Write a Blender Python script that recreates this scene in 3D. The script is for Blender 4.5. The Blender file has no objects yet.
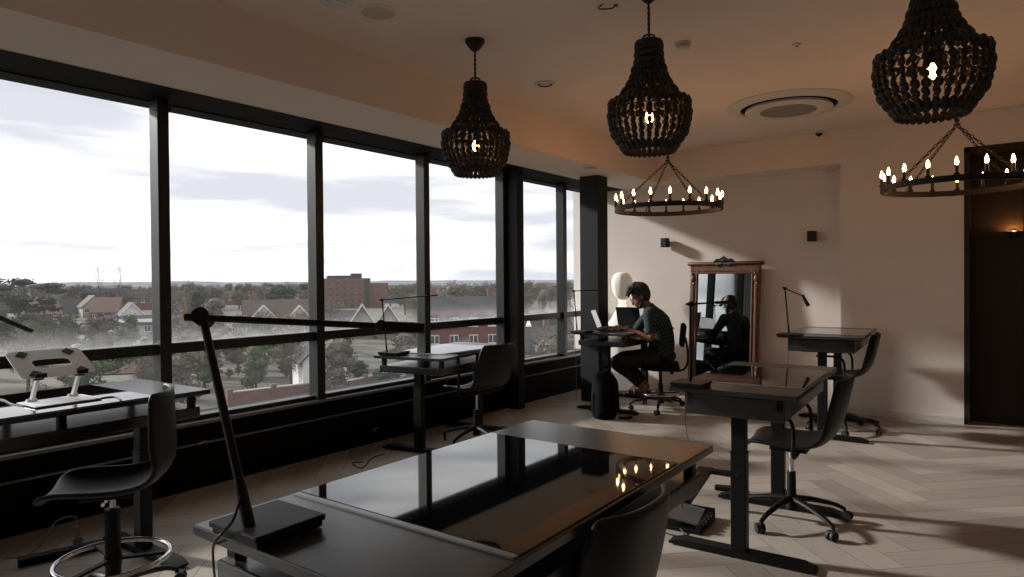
import bpy, bmesh, math, random
from mathutils import Vector, Matrix, Euler
random.seed(11)
PI = math.pi
SC = bpy.context.scene
COL = SC.collection
V = Vector

# ------------------------------------------------------------------ camera
EYE = V((0, 0, 1.40)); F = 666.0; CX, CY = 512.0, 288.5
def _v(x, y): return V((x-CX, -(y-CY), -F)).normalized()
_Y = _v(1010, 277); _X = -_v(-380, 288); _X = (_X - _Y*_X.dot(_Y)).normalized(); _Z = _X.cross(_Y)
RC = Matrix((_X, _Y, _Z))            # camera -> world
cam = bpy.data.cameras.new('camera'); co = bpy.data.objects.new('camera', cam); COL.objects.link(co)
cam.sensor_width = 36; cam.lens = F/1024*36; cam.clip_end = 9000; cam.clip_start = .05
co.matrix_world = Matrix.Translation(EYE) @ RC.to_4x4()
SC.camera = co
# survey helpers: where a sight line meets a known plane of the room
def ray(x, y): return RC @ V((x-CX, -(y-CY), -F))
def onz(x, y, z): d = ray(x, y); return EYE + d*((z-EYE.z)/d.z)
def ony(x, y, Y): d = ray(x, y); return EYE + d*(Y/d.y)
def onx(x, y, X): d = ray(x, y); return EYE + d*(X/d.x)
FWD = V((-.599, .801, 0)); RGT = V((.801, .599, 0))

# --------------------------------------------------------------- materials
def lin(*c):
    o = []
    for v in c[:3]:
        v /= 255.0
        o.append(v/12.92 if v <= .04045 else ((v+.055)/1.055)**2.4)
    return (*o, 1)
def newmat(name):
    m = bpy.data.materials.new(name); m.use_nodes = True
    nt = m.node_tree; b = nt.nodes['Principled BSDF']
    return m, nt, b
def mat(name, rgb, rough=.6, metal=0, spec=.5, var=0, scale=10, bump=0, coat=0, emit=0, obj_coords=True, trans=0):
    m, nt, b = newmat(name); c = lin(*rgb)
    b.inputs['Base Color'].default_value = c; b.inputs['Roughness'].default_value = rough
    b.inputs['Metallic'].default_value = metal; b.inputs['Specular IOR Level'].default_value = spec
    b.inputs['Coat Weight'].default_value = coat
    if trans: b.inputs['Transmission Weight'].default_value = trans
    if emit:
        b.inputs['Emission Color'].default_value = c; b.inputs['Emission Strength'].default_value = emit
    if var or bump:
        tc = nt.nodes.new('ShaderNodeTexCoord'); n = nt.nodes.new('ShaderNodeTexNoise')
        n.inputs['Scale'].default_value = scale; n.inputs['Detail'].default_value = 5
        nt.links.new(tc.outputs['Object'], n.inputs['Vector'])
        if var:
            r = nt.nodes.new('ShaderNodeValToRGB')
            r.color_ramp.elements[0].position = .3; r.color_ramp.elements[1].position = .7
            r.color_ramp.elements[0].color = (*[max(0, v*(1-var)) for v in c[:3]], 1)
            r.color_ramp.elements[1].color = (*[min(1, v*(1+var)) for v in c[:3]], 1)
            nt.links.new(n.outputs['Fac'], r.inputs['Fac']); nt.links.new(r.outputs['Color'], b.inputs['Base Color'])
        if bump:
            bp = nt.nodes.new('ShaderNodeBump'); bp.inputs['Strength'].default_value = bump; bp.inputs['Distance'].default_value = .01
            nt.links.new(n.outputs['Fac'], bp.inputs['Height']); nt.links.new(bp.outputs['Normal'], b.inputs['Normal'])
    return m
M = dict(
    wall=mat('wall_paint', (220, 210, 202), .85, spec=.2, var=.02, scale=3, bump=.03),
    ceil=mat('ceiling_paint', (228, 214, 202), .9, spec=.2, var=.02, scale=2),
    skirt=mat('skirting_paint', (205, 198, 190), .5),
    black=mat('black_frame_paint', (9, 9, 9), .7, spec=.12, var=.05, scale=20),
    mull=mat('grey_metal_frame', (27, 28, 29), .4, spec=.45, var=.06, scale=12),
    pillar=mat('dark_grey_cladding', (30, 30, 32), .6, spec=.3, var=.06, scale=4),
    dark=mat('dark_panelling', (40, 32, 27), .6, spec=.3, var=.1, scale=4),
    sill=mat('sill_metal', (110, 110, 112), .35, metal=.3),
    laminate=mat('black_laminate', (42, 42, 43), .27, spec=.6, var=.06, scale=40),
    deskglass=mat('black_glass', (5, 5, 6), .03, spec=.75, coat=.15),
    steel=mat('black_powder_coat', (6, 6, 7), .5, spec=.28, bump=.02, scale=200),
    shell=mat('black_plastic_shell', (13, 13, 14), .45, spec=.32, var=.08, scale=60),
    rubber=mat('black_rubber', (12, 12, 12), .6),
    chrome=mat('chrome', (200, 200, 202), .12, metal=1),
    alu=mat('brushed_aluminium', (232, 233, 236), .42, metal=.08, var=.03, scale=60),
    trimgrey=mat('grey_steel_lid', (84, 84, 84), .5, spec=.5, var=.1, scale=30),
    trim=mat('glass_edge_trim', (120, 121, 122), .3, metal=.5),
    bead=mat('dark_wood_bead', (22, 17, 14), .55, var=.35, scale=25),
    iron=mat('wrought_iron', (34, 28, 24), .5, metal=.4, var=.2, scale=60),
    bulb=mat('glowing_filament_bulb', (255, 180, 104), .3, emit=22),
    candle=mat('glowing_candle_bulb', (255, 184, 112), .3, emit=42),
    white=mat('white_plastic', (205, 200, 195), .5),
    spk=mat('beige_speaker_mesh', (192, 178, 164), .8, var=.06, scale=400),
    grille=mat('grey_grille', (150, 145, 140), .6),
    gold=mat('antique_walnut_frame', (98, 60, 38), .45, var=.35, scale=18, coat=.2, bump=.1),
    mirror=mat('mirror_glass', (178, 183, 184), .01, metal=1),
    cloth=mat('black_nylon', (9, 9, 10), .9, spec=.15, var=.2, scale=40, bump=.3),
    skin=mat('skin', (128, 84, 66), .5, var=.06, scale=30),
    shirt=None,
    jeans=mat('black_denim', (17, 17, 20), .85, var=.15, scale=120, bump=.1),
    hair=mat('black_hair', (18, 15, 14), .5, var=.4, scale=90, bump=.4),
    screen=mat('lit_laptop_screen', (225, 232, 240), .3, emit=.55),
    offscreen=mat('dark_screen', (20, 20, 22), .2),
    laptop=mat('dark_grey_laptop', (46, 46, 49), .4, metal=.4),
    key=mat('black_keys', (15, 15, 16), .6),
    lantern=mat('white_paper_shade', (236, 228, 214), .8, emit=.13),
    lanternglow=mat('lit_shade_waist', (255, 244, 224), .8, emit=.9),
    plug=mat('grey_plug', (120, 118, 116), .5),
    sandal=mat('brown_leather', (52, 36, 30), .6),
    sconce=mat('warm_sconce_light', (255, 170, 90), .4, emit=500),
)
def plaid():
    m, nt, b = newmat('teal_checked_cotton'); N = nt.nodes.new; L = nt.links.new
    tc = N('ShaderNodeTexCoord'); mp = N('ShaderNodeMapping'); mp.inputs['Rotation'].default_value = (.3, .5, .2)
    w1 = N('ShaderNodeTexWave'); w1.inputs['Scale'].default_value = 9; w2 = N('ShaderNodeTexWave'); w2.inputs['Scale'].default_value = 8; w2.bands_direction = 'Z'
    L(tc.outputs['Object'], mp.inputs['Vector']); L(mp.outputs['Vector'], w1.inputs['Vector']); L(mp.outputs['Vector'], w2.inputs['Vector'])
    ad = N('ShaderNodeMath'); ad.operation = 'ADD'; L(w1.outputs['Fac'], ad.inputs[0]); L(w2.outputs['Fac'], ad.inputs[1])
    r = N('ShaderNodeValToRGB'); r.color_ramp.elements[0].color = lin(12, 26, 28); r.color_ramp.elements[1].color = lin(40, 72, 70)
    r.color_ramp.elements[0].position = .3; ml = N('ShaderNodeMath'); ml.operation = 'MULTIPLY'; ml.inputs[1].default_value = .5
    L(ad.outputs[0], ml.inputs[0]); L(ml.outputs[0], r.inputs['Fac']); L(r.outputs['Color'], b.inputs['Base Color'])
    b.inputs['Roughness'].default_value = .85
    return m
M['shirt'] = plaid()
def floor_mat():
    m, nt, b = newmat('pale_oak_plank'); N = nt.nodes.new; L = nt.links.new
    at = N('ShaderNodeAttribute'); at.attribute_name = 'plank'
    tc = N('ShaderNodeTexCoord'); uv = N('ShaderNodeMapping'); uv.inputs['Scale'].default_value = (2, 40, 1)
    n = N('ShaderNodeTexNoise'); n.inputs['Scale'].default_value = 1.6; n.inputs['Detail'].default_value = 8
    L(tc.outputs['UV'], uv.inputs['Vector']); L(uv.outputs['Vector'], n.inputs['Vector'])
    ad = N('ShaderNodeMath'); ad.operation = 'MULTIPLY_ADD'; ad.inputs[1].default_value = .45
    L(n.outputs['Fac'], ad.inputs[0]); L(at.outputs['Fac'], ad.inputs[2])
    r = N('ShaderNodeValToRGB'); r.color_ramp.elements[0].color = lin(140, 129, 119); r.color_ramp.elements[1].color = lin(188, 178, 167)
    r.color_ramp.elements[0].position = .1; r.color_ramp.elements[1].position = 1.1
    L(ad.outputs[0], r.inputs['Fac']); L(r.outputs['Color'], b.inputs['Base Color'])
    b.inputs['Roughness'].default_value = .42; b.inputs['Specular IOR Level'].default_value = .4
    return m
M['floor'] = floor_mat(); M['gap'] = mat('plank_joint', (60, 52, 46), .8)
def glass_mat():
    m, nt, b = newmat('window_glass'); nt.nodes.remove(b); N = nt.nodes.new; L = nt.links.new
    out = nt.nodes['Material Output']
    tr = N('ShaderNodeBsdfTransparent'); tr.inputs['Color'].default_value = (.965, .975, .975, 1)
    gl = N('ShaderNodeBsdfGlossy'); gl.inputs['Roughness'].default_value = .02
    fr = N('ShaderNodeFresnel'); fr.inputs['IOR'].default_value = 1.09
    mx = N('ShaderNodeMixShader'); L(fr.outputs[0], mx.inputs[0]); L(tr.outputs[0], mx.inputs[1]); L(gl.outputs[0], mx.inputs[2])
    # condensation along the foot of the upper panes
    tc = N('ShaderNodeTexCoord'); sp = N('ShaderNodeSeparateXYZ'); L(tc.outputs['Object'], sp.inputs[0])
    mr = N('ShaderNodeMapRange'); mr.inputs[1].default_value = 1.20; mr.inputs[2].default_value = .965; mr.inputs[3].default_value = 0; mr.inputs[4].default_value = 1
    L(sp.outputs['Z'], mr.inputs[0])
    pw = N('ShaderNodeMath'); pw.operation = 'POWER'; pw.inputs[1].default_value = 2.2; L(mr.outputs[0], pw.inputs[0])
    lt = N('ShaderNodeMath'); lt.operation = 'GREATER_THAN'; lt.inputs[1].default_value = .95; L(sp.outputs['Z'], lt.inputs[0])
    mp = N('ShaderNodeMapping'); mp.inputs['Scale'].default_value = (1, 3, 4); L(tc.outputs['Object'], mp.inputs['Vector'])
    n = N('ShaderNodeTexNoise'); n.inputs['Scale'].default_value = 3; n.inputs['Detail'].default_value = 6; L(mp.outputs['Vector'], n.inputs['Vector'])
    a = N('ShaderNodeMath'); a.operation = 'MULTIPLY'; L(pw.outputs[0], a.inputs[0]); L(lt.outputs[0], a.inputs[1])
    c = N('ShaderNodeMath'); c.operation = 'MULTIPLY'; L(a.outputs[0], c.inputs[0]); L(n.outputs['Fac'], c.inputs[1])
    # a faint film of dust everywhere
    d = N('ShaderNodeMath'); d.operation = 'MULTIPLY_ADD'; d.inputs[1].default_value = .26; d.inputs[2].default_value = .012; L(c.outputs[0], d.inputs[0])
    tl = N('ShaderNodeBsdfTranslucent'); tl.inputs['Color'].default_value = (.85, .86, .88, 1)
    m2 = N('ShaderNodeMixShader'); L(d.outputs[0], m2.inputs[0]); L(mx.outputs[0], m2.inputs[1]); L(tl.outputs[0], m2.inputs[2])
    L(m2.outputs[0], out.inputs['Surface'])
    return m
M['glass'] = glass_mat()
# outdoors
X = dict(
    ground=mat('winter_ground', (86, 83, 74), .95, var=.3, scale=.05),
    road=mat('wet_asphalt', (120, 120, 124), .7, var=.08, scale=.2),
    ever=mat('evergreen_leaf', (44, 54, 42), .9, var=.4, scale=.8), bush=mat('shrub_leaf', (74, 84, 58), .9, var=.4, scale=1.2),
    twig=mat('bare_twig', (98, 90, 82), .95, var=.3, scale=1), trunk=mat('bark', (70, 62, 55), .95, var=.3, scale=3),
    rust=mat('rust_leaf', (150, 116, 78), .9, var=.3, scale=1),
    brick=mat('red_brick', (112, 80, 74), .9, var=.15, scale=2), brickd=mat('tower_brick', (112, 82, 73), .9, var=.1, scale=.6),
    brickt=mat('dark_red_brick', (104, 60, 56), .9, var=.15, scale=2),
    roofr=mat('red_tile', (116, 92, 84), .9, var=.2, scale=2), roofd=mat('slate', (62, 60, 64), .85, var=.15, scale=2),
    roofb=mat('brown_tile', (92, 80, 74), .9, var=.2, scale=2), render=mat('white_render', (206, 204, 202), .9, var=.05, scale=2),
    greyw=mat('grey_render', (160, 158, 158), .9, var=.06, scale=2), xwin=mat('dark_pane', (52, 58, 66), .25),
    xframe=mat('white_window_frame', (210, 208, 206), .7), tilew=mat('hung_tile', (120, 112, 108), .9, var=.15, scale=3),
    hill=mat('haze_tinted_hill', (128, 132, 138), 1, spec=0, var=.08, scale=.004), wood=mat('distant_woodland', (98, 95, 91), 1, spec=0, var=.15, scale=.02),  # hill: distance haze is mixed into the grey-blue base colour
)

# ------------------------------------------------------------ mesh builder
class MB:
    def __init__(s): s.bm = bmesh.new(); s.flat = set()
    def box(s, c, d, rot=None, bev=0, seg=2):
        r = bmesh.ops.create_cube(s.bm, size=1)['verts']
        for v in r: v.co = V((v.co.x*d[0], v.co.y*d[1], v.co.z*d[2]))
        if bev:
            es = list({e for v in r for e in v.link_edges})
            g = bmesh.ops.bevel(s.bm, geom=es, offset=bev, segments=seg, affect='EDGES', profile=.5)
            r = list({v for f in g['faces'] for v in f.verts} | {v for v in r if v.is_valid})
        m = Matrix.Translation(V(c)) @ (rot.to_4x4() if rot else Matrix.Identity(4))
        for v in r: v.co = m @ v.co
        if bev < .015: s.flat |= {f for v in r for f in v.link_faces}
        return s
    def span(s, a, b, bev=0): 
        a, b = V(a), V(b); return s.box((a+b)/2, [abs(q) for q in (b-a)], bev=bev)
    def bar(s, p, q, w, h, up=(0, 0, 1), bev=0):
        p, q = V(p), V(q); z = (q-p).normalized(); u = V(up)
        x = u.cross(z)
        if x.length < 1e-4: x = V((1, 0, 0)).cross(z)
        x.normalize(); y = z.cross(x)
        R = Matrix((x, y, z)).transposed()
        return s.box((p+q)/2, (w, h, (q-p).length), R, bev)
    def cyl(s, p, q, r0, r1=None, n=14): return s.tube([p, q], [r0, r0 if r1 is None else r1], n)
    def tube(s, pts, r, n=8, smooth=0, closed=False, flat=1):
        pts = [V(p) for p in pts]
        rs = list(r) if hasattr(r, '__len__') else [r]*len(pts)
        if smooth:
            o, ro = [], []
            N = len(pts); rng = N if closed else N-1
            for i in range(rng):
                if closed: a, b, c, d = [pts[(i+k) % N] for k in (-1, 0, 1, 2)]
                else: a, b, c, d = pts[max(i-1, 0)], pts[i], pts[i+1], pts[min(i+2, N-1)]
                for k in range(smooth):
                    t = k/smooth
                    o.append(.5*((2*b)+(c-a)*t+(2*a-5*b+4*c-d)*t*t+(3*b-a-3*c+d)*t**3))
                    ro.append(rs[i]*(1-t)+rs[(i+1) % N]*t)
            if not closed: o.append(pts[-1]); ro.append(rs[-1])
            pts, rs = o, ro
        N = len(pts); rings = []; nv = None
        for i, p in enumerate(pts):
            if closed: t = pts[(i+1) % N]-pts[i-1]
            else: t = pts[min(i+1, N-1)]-pts[max(i-1, 0)]
            t = t.normalized() if t.length > 1e-9 else V((0, 0, 1))
            if nv is None:
                nv = t.cross(V((0, 0, 1)) if abs(t.z) < .9 else V((1, 0, 0))).normalized()
            else:
                nv = nv - t*nv.dot(t)
                nv = nv.normalized() if nv.length > 1e-6 else t.orthogonal().normalized()
            b = t.cross(nv)
            rings.append([s.bm.verts.new(p+(nv*math.cos(2*PI*k/n)+b*math.sin(2*PI*k/n)*flat)*rs[i]) for k in range(n)])
        for i in range(N if closed else N-1):
            A, B = rings[i], rings[(i+1) % N]
            for k in range(n): s.bm.faces.new((A[k], A[(k+1) % n], B[(k+1) % n], B[k]))
        if not closed:
            s.bm.faces.new(rings[0][::-1]); s.bm.faces.new(rings[-1])
        return s
    def lathe(s, prof, n=24, at=(0, 0, 0)):
        at = V(at); rings = []
        for r, z in prof:
            rings.append([s.bm.verts.new(at+V((max(r, 1e-4)*math.cos(2*PI*k/n), max(r, 1e-4)*math.sin(2*PI*k/n), z))) for k in range(n)])
        for A, B in zip(rings, rings[1:]):
            for k in range(n): s.bm.faces.new((A[k], A[(k+1) % n], B[(k+1) % n], B[k]))
        for ring, rev in ((rings[0], True), (rings[-1], False)):
            s.bm.faces.new(ring[::-1] if rev else ring)
        return s
    def ball(s, c, r, sc=(1, 1, 1), n=12, rot=None):
        vs = bmesh.ops.create_uvsphere(s.bm, u_segments=n, v_segments=max(6, n*2//3), radius=r)['verts']
        m = Matrix.Translation(V(c)) @ (rot.to_4x4() if rot else Matrix.Identity(4)) @ Matrix.Diagonal((*sc, 1))
        for v in vs: v.co = m @ v.co
        return s
    def ico(s, c, r, sc=(1, 1, 1), sub=1):
        vs = bmesh.ops.create_icosphere(s.bm, subdivisions=sub, radius=r)['verts']
        for v in vs: v.co = V((v.co.x*sc[0], v.co.y*sc[1], v.co.z*sc[2]))+V(c)
        return s
    def ring(s, c, R, r, n=40, m=8, flat=1):
        c = V(c); return s.tube([c+V((R*math.cos(2*PI*k/n), R*math.sin(2*PI*k/n), 0)) for k in range(n)], r, m, closed=True, flat=flat)
    def prism(s, poly, a, b):      # polygon of (u,v) lofted from a(u,v) to b(u,v)
        A = [s.bm.verts.new(a(*p)) for p in poly]; B = [s.bm.verts.new(b(*p)) for p in poly]; n = len(poly)
        s.bm.faces.new(A[::-1]); s.bm.faces.new(B)
        for k in range(n): s.bm.faces.new((A[k], A[(k+1) % n], B[(k+1) % n], B[k]))
        return s
    def tri(s, *ps): s.bm.faces.new([s.bm.verts.new(p) for p in ps]); return s
    def build(s, name, m, parent=None, smooth=50, norm=True, label=None):
        me = bpy.data.meshes.new(name)
        if norm: bmesh.ops.recalc_face_normals(s.bm, faces=s.bm.faces)
        for f in s.bm.faces: f.smooth = bool(smooth) and f not in s.flat
        s.bm.to_mesh(me); s.bm.free()
        me.materials.append(m)
        if smooth:
            fl_ = [p.use_smooth for p in me.polygons]
            me.set_sharp_from_angle(angle=math.radians(smooth))
            me.polygons.foreach_set('use_smooth', fl_)
        o = bpy.data.objects.new(name, me); COL.objects.link(o)
        if parent: o.parent = parent
        if label: o['label'] = label
        return o
def tag(o, label, cat, group=None):
    o['label'] = label; o['category'] = cat
    if group: o['group'] = group
    return o
def thing(name, label, cat, loc=(0, 0, 0), rz=0, group=None):
    o = bpy.data.objects.new(name, None); COL.objects.link(o)
    o.location = loc; o.rotation_euler = (0, 0, rz); o.empty_display_size = .1
    return tag(o, label, cat, group)
def struct(name, mb, m, parent=None, smooth=0):
    o = mb.build(name, m, parent, smooth); o['kind'] = 'structure'; return o
def kids(o): return [c for c in COL.objects if c.parent == o]
def dup(root, loc, rz, label, group=None):
    def cp(o, par):
        c = o.copy(); COL.objects.link(c)
        if par: c.parent = par
        for k in ch.get(o, []): cp(k, c)
        return c
    ch = {}
    for o in COL.objects:
        if o.parent: ch.setdefault(o.parent, []).append(o)
    r = cp(root, None); r.location = loc; r.rotation_euler = (0, 0, rz); r['label'] = label
    if group: r['group'] = group
    return r
def remesh(parts, name, m, parent, voxel=.01, smooth=2):
    """one continuous surface out of overlapping lofts"""
    o = parts.build(name, m, None, 0)
    md = o.modifiers.new('r', 'REMESH'); md.mode = 'VOXEL'; md.voxel_size = voxel
    if smooth:
        sm = o.modifiers.new('s', 'SMOOTH'); sm.factor = .5; sm.iterations = smooth
    dg = bpy.context.evaluated_depsgraph_get()
    me = bpy.data.meshes.new_from_object(o.evaluated_get(dg)); old = o.data
    o.modifiers.clear(); o.data = me; bpy.data.meshes.remove(old)
    me.name = name
    for p in me.polygons: p.use_smooth = True
    if not me.materials: me.materials.append(m)
    if parent: o.parent = parent
    return o

# ------------------------------------------------------------------- setting
ZC, ZS = 2.95, 2.60                    # ceiling, soffit
XW, YB, YR = -4.52, 7.645, 8.0         # glass line, wall beside the door, recessed back wall
XR, YF = 3.3, -3.4
# herringbone floor
def herringbone():
    bm = bmesh.new(); lay = bm.faces.layers.float.new('plank'); uvl = bm.loops.layers.uv.new('UVMap')
    W, L = .17, .17*5
    c, s_ = math.cos(PI/4), math.sin(PI/4)
    rnd = random.Random(3)
    def put(u0, v0, u1, v1, alongu):
        cx, cy = (u0+u1)/2, (v0+v1)/2
        wx, wy = cx*c-cy*s_-.4, cx*s_+cy*c+2.5
        if not (-5.3 < wx < XR+.8 and YF-.8 < wy < 8.9): return
        g = .0012
        q = [(u0+g, v0+g), (u1-g, v0+g), (u1-g, v1-g), (u0+g, v1-g)]
        vs = [bm.verts.new((a*c-b*s_-.4, a*s_+b*c+2.5, .0)) for a, b in q]
        f = bm.faces.new(vs); f[lay] = rnd.random()*.55+.05
        k = rnd.random()*50
        for lp, (a, b) in zip(f.loops, q):
            lp[uvl].uv = ((a if alongu else b)+k, (b if alongu else a)+k)
    n = 70
    for k in range(-n, n):
        for j in range(-12, 12):
            # herringbone lattice: step (W,W) along the stair, (L,-L) between stairs
            ou = k*W + j*L; ov = k*W - j*L
            put(ou, ov, ou+L, ov+W, True)
            put(ou, ov+W, ou+W, ov+W+L, False)
    me = bpy.data.meshes.new('floor'); bm.to_mesh(me); bm.free(); me.materials.append(M['floor'])
    o = bpy.data.objects.new('floor', me); COL.objects.link(o); o['kind'] = 'structure'
    return o
fl = herringbone()
sub = MB().span((-4.9, YF-.3, -.25), (XR+.3, 8.3, -.001))
sb = sub.build('subfloor', M['gap'], fl, 0)
# ceiling + soffits
struct('ceiling', MB().span((-3.5, YF-.3, ZC), (XR+.3, YB+.0, ZC+.2)), M['ceil'])
m = MB(); m.span((-4.12, YF-.3, ZS), (-3.49, 8.2, ZC+.2)); m.span((-3.49, YB, ZS), (-1.42, 8.2, ZC+.2))
struct('trim_1', m, M['ceil'])
# window wall: spandrel, head strip
struct('wall_left', MB().span((-4.9, YF-.3, 0), (-4.44, 8.3, .445)), M['black'])
m = MB(); m.span((-4.72, YF-.3, ZS), (-4.11, 8.2, ZC+.2)); m.span((-4.6, YF-.3, ZS-.006), (-4.515, 8.0, ZS+.02))
struct('trim_2', m, M['black'])
m = MB(); m.span((-4.6, YF, .44), (-4.40, 8.0, .462))
struct('trim_3', m, M['sill'])
m = MB(); m.span((-4.445, YF, .30), (-4.425, 8.0, .312)); struct('trim_4', m, M['sill'])
ys = [-2.8+1.222*k for k in range(10)]        # mullion lines -> ... 2.09, 3.31, 4.53, 5.75, 6.98, 8.2
ys = [2.093+1.2235*(k-4) for k in range(9)]
for i, y in enumerate(ys):
    y1 = ys[i+1] if i+1 < len(ys) else 8.05
    f = MB()
    f.span((-4.535, y, .45), (-4.42, y+.074, ZS), .004)                       # mullion
    f.span((-4.57, y+.074, .935), (-4.45, y1, 1.005), .004)                  # transom
    f.span((-4.57, y+.074, .455), (-4.47, y1, .492), .004)                   # bottom rail
    f.box((-4.43, y+.037, ZS-.06), (.05, .09, .03))
    w = struct('window_%d' % (i+1), f, M['mull'])
    for z0, z1 in ((.48, .945), (.995, ZS-.002)):
        p = MB().span((-4.527, y+.06, z0), (-4.519, y1+.01, z1)).build('pane', M['glass'], w, 0)
# fin beside the fifth bay and the free pillar by the desk
struct('trim_5', MB().span((-4.42, 5.815, 0), (-4.27, 5.935, ZS), .004), M['pillar'])
struct('trim_6', MB().span((-4.0, 6.67, 0), (-3.757, 6.9, ZS), .006), M['pillar'])
# walls
m = MB(); m.span((-4.9, YR, 0), (-1.42, YR+.25, ZC+.2)); m.span((-1.42, YB, 0), (-.35, YR+.25, ZC+.2)); m.span((-.35, YB, 2.63), (XR+.3, YR+.25, ZC+.2))
m.span((1.4, YB, 0), (XR+.3, YR+.25, 2.63))
struct('wall_back', m, M['wall'])
struct('wall_right', MB().span((XR, YF-.3, 0), (XR+.25, 8.2, ZC+.2)), M['wall'])
struct('wall_front', MB().span((-4.9, YF-.3, 0), (XR+.3, YF, ZC+.2)), M['wall'])
m = MB()
def skirt(m, a, b): 
    a, b = V(a), V(b)
    m.box((a+b)/2+V((0, -.008, .031)), ((b-a).length, .016, .062)); m.box((a+b)/2+V((0, -.005, .066)), ((b-a).length, .010, .01))
skirt(m, (-4.44, YR, 0), (-1.42, YR, 0)); skirt(m, (-1.42, YB, 0), (-.35, YB, 0))
struct('baseboard_back', m, M['skirt'])
d = struct('door_1', MB().span((-.35, 7.86, 0), (1.4, 7.93, 2.63)), M['dark'])
fr = MB(); fr.span((-.35, YB-.006, 0), (-.305, 7.86, 2.63)); fr.span((1.36, YB-.006, 0), (1.4, 7.86, 2.63)); fr.span((-.35, YB-.006, 2.585), (1.4, 7.86, 2.63))
for k in range(1, 4): fr.span((-.35+k*.44, 7.85, 0), (-.342+k*.44, 7.865, 2.6))
fr.build('door_frame', M['dark'], d, 0)

# -------------------------------------------------------------------- desks
def desk(label, c, rot, L, W, zt, footrest=False, deep=False):
    t = thing('standing_desk', label, 'desk', (c[0], c[1], 0), rot, 'standing desks')
    MB().box((0, 0, zt-.012), (W, L, .024), bev=.003).build('desktop', M['laminate'], t)
    s = L*.205
    MB().box((0, 0, zt+.001), (W-.02, L-2*s, .006), bev=.002).build('glass_panel', M['deskglass'], t, label='glossy black glass inset')
    MB().box((0, -(L/2-s)-.011, zt+.001), (W-.02, .018, .007), bev=.002).build('glass_trim', M['trim'], t, label='thin grey edge strip of the glass')
    MB().box((0, 0, zt-.086 if deep else zt-.112), (W-.13 if deep else W-.05, L-.12 if deep else L-.08, .108 if deep else .055), bev=.006).build('lower_tray', M['laminate'], t)
    for sx in (-1, 1):
        for sy in (-1, 0, 1):
            MB().box((sx*(W/2-(.09 if deep else .05)), sy*(L/2-.075), zt-.055), (.03, .03, .064)).build('spacer', M['steel'], t)
    for sy in (-1, 1):
        y = sy*(L/2-.17)
        leg = MB(); leg.box((0, y, (zt-.14)/2+.26), (.070, .055, zt-.14-.52+.0), bev=.004); leg.box((0, y, .28), (.077, .062, .50), bev=.005)
        leg.box((0, y, zt-.145), (.34, .07, .012)); leg.box((0, y, .531), (.080, .065, .006))
        for q in (-.028, .028):
            leg.cyl((q, y-.026-.008, zt-.19), (q, y-.036, zt-.19), .006, n=8)
        leg.build('leg', M['steel'], t)
        ft = MB().prism([(-.36, .008), (-.36, .018), (-.30, .038), (.30, .038), (.36, .018), (.36, .008)], lambda u, w: V((u, y-.038, w)), lambda u, w: V((u, y+.038, w)))
        for q in (-.33, .33): ft.cyl((q, y, 0), (q, y, .012), .018, n=10)
        ft.build('foot', M['steel'], t)
    MB().box((0, 0, zt-.15), (.06, L-.4, .03)).build('crossbeam', M['steel'], t)
    if footrest:
        q = lambda x, y, z: Matrix.Rotation(-rot, 3, 'Z') @ (onz(x, y, z)-V((c[0], c[1], 0)))
        A, B, C_, D = q(737, 475, .47), q(705, 470, .47), q(684, 499, .47), q(664, 493, .47)
        f = MB(); f.bar(A, B, .05, .016); f.bar(B+(B-C_)*.06, C_+(C_-B)*.06, .07, .016); f.bar(C_, D, .06, .016)
        f.build('cable_arm', M['steel'], t)
    return t
desk('large foreground standing desk with a black glass top, closest to the camera', (-1.10, 1.415), .015, 1.33, .70, .87)
desk('standing desk on the pale floor at right, the nearer of two before the back wall', (-1.115, 3.80), .055, 1.22, .61, .86, footrest=True, deep=True)
desk('standing desk beside the pale back wall, right of the mirror', (-1.34, 6.74), .055, 1.25, .66, .905, deep=True)
desk('standing desk by the window with a shell chair pushed under, left of the grey fin', (-3.96, 4.38), .17, 1.30, .66, .80)
desk('standing desk at the far left window carrying a silver laptop stand', (-3.59, 1.12), .045, 1.32, .70, .86)
desk('standing desk beside the dark pillar where a man works on laptops', (-3.445, 6.74), 0.0, 1.25, .60, .845)

# -------------------------------------------------------------------- chairs
def shell_surface(zs, up=0):
    # side profile (y forward, z up) and half widths
    prof = [(.235, -.035, .17), (.225, -.005, .195), (.17, .008, .212), (.08, .002, .222), (-.03, -.004, .226), (-.12, .004, .228), (-.19, .035, .228),
            (-.235, .09, .226), (-.262, .16, .222), (-.283, .24, .216), (-.30, .32, .206), (-.312, .38, .192), (-.318, .405, .165)]
    bm = bmesh.new(); rows = []
    n = 12
    for i, (y, z, hw) in enumerate(prof):
        if up and y < -.235: y = -.235+(y+.235)*(1-up)
        back = min(1, max(0, (i-5)/3))
        r = []
        for k in range(n+1):
            u = -1+2*k/n
            e = abs(u)**2.6
            r.append(bm.verts.new((u*hw, y+back*.055*e, zs+z+(1-back)*.03*e)))
        rows.append(r)
    for A, B in zip(rows, rows[1:]):
        for k in range(n): bm.faces.new((A[k], A[k+1], B[k+1], B[k]))
    return bm
def make_shell(zs, parent, up=0):
    m = MB(); m.bm.free(); m.bm = shell_surface(zs, up)
    o = m.build('seat_shell', M['shell'], parent, 0)
    for p in o.data.polygons: p.use_smooth = True
    so = o.modifiers.new('t', 'SOLIDIFY'); so.thickness = .022; so.offset = 0
    o.modifiers.new('s', 'SUBSURF').levels = 1; o.modifiers['s'].render_levels = 1
    dg = bpy.context.evaluated_depsgraph_get(); me = bpy.data.meshes.new_from_object(o.evaluated_get(dg))
    o.modifiers.clear(); o.data = me
    return o
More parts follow.
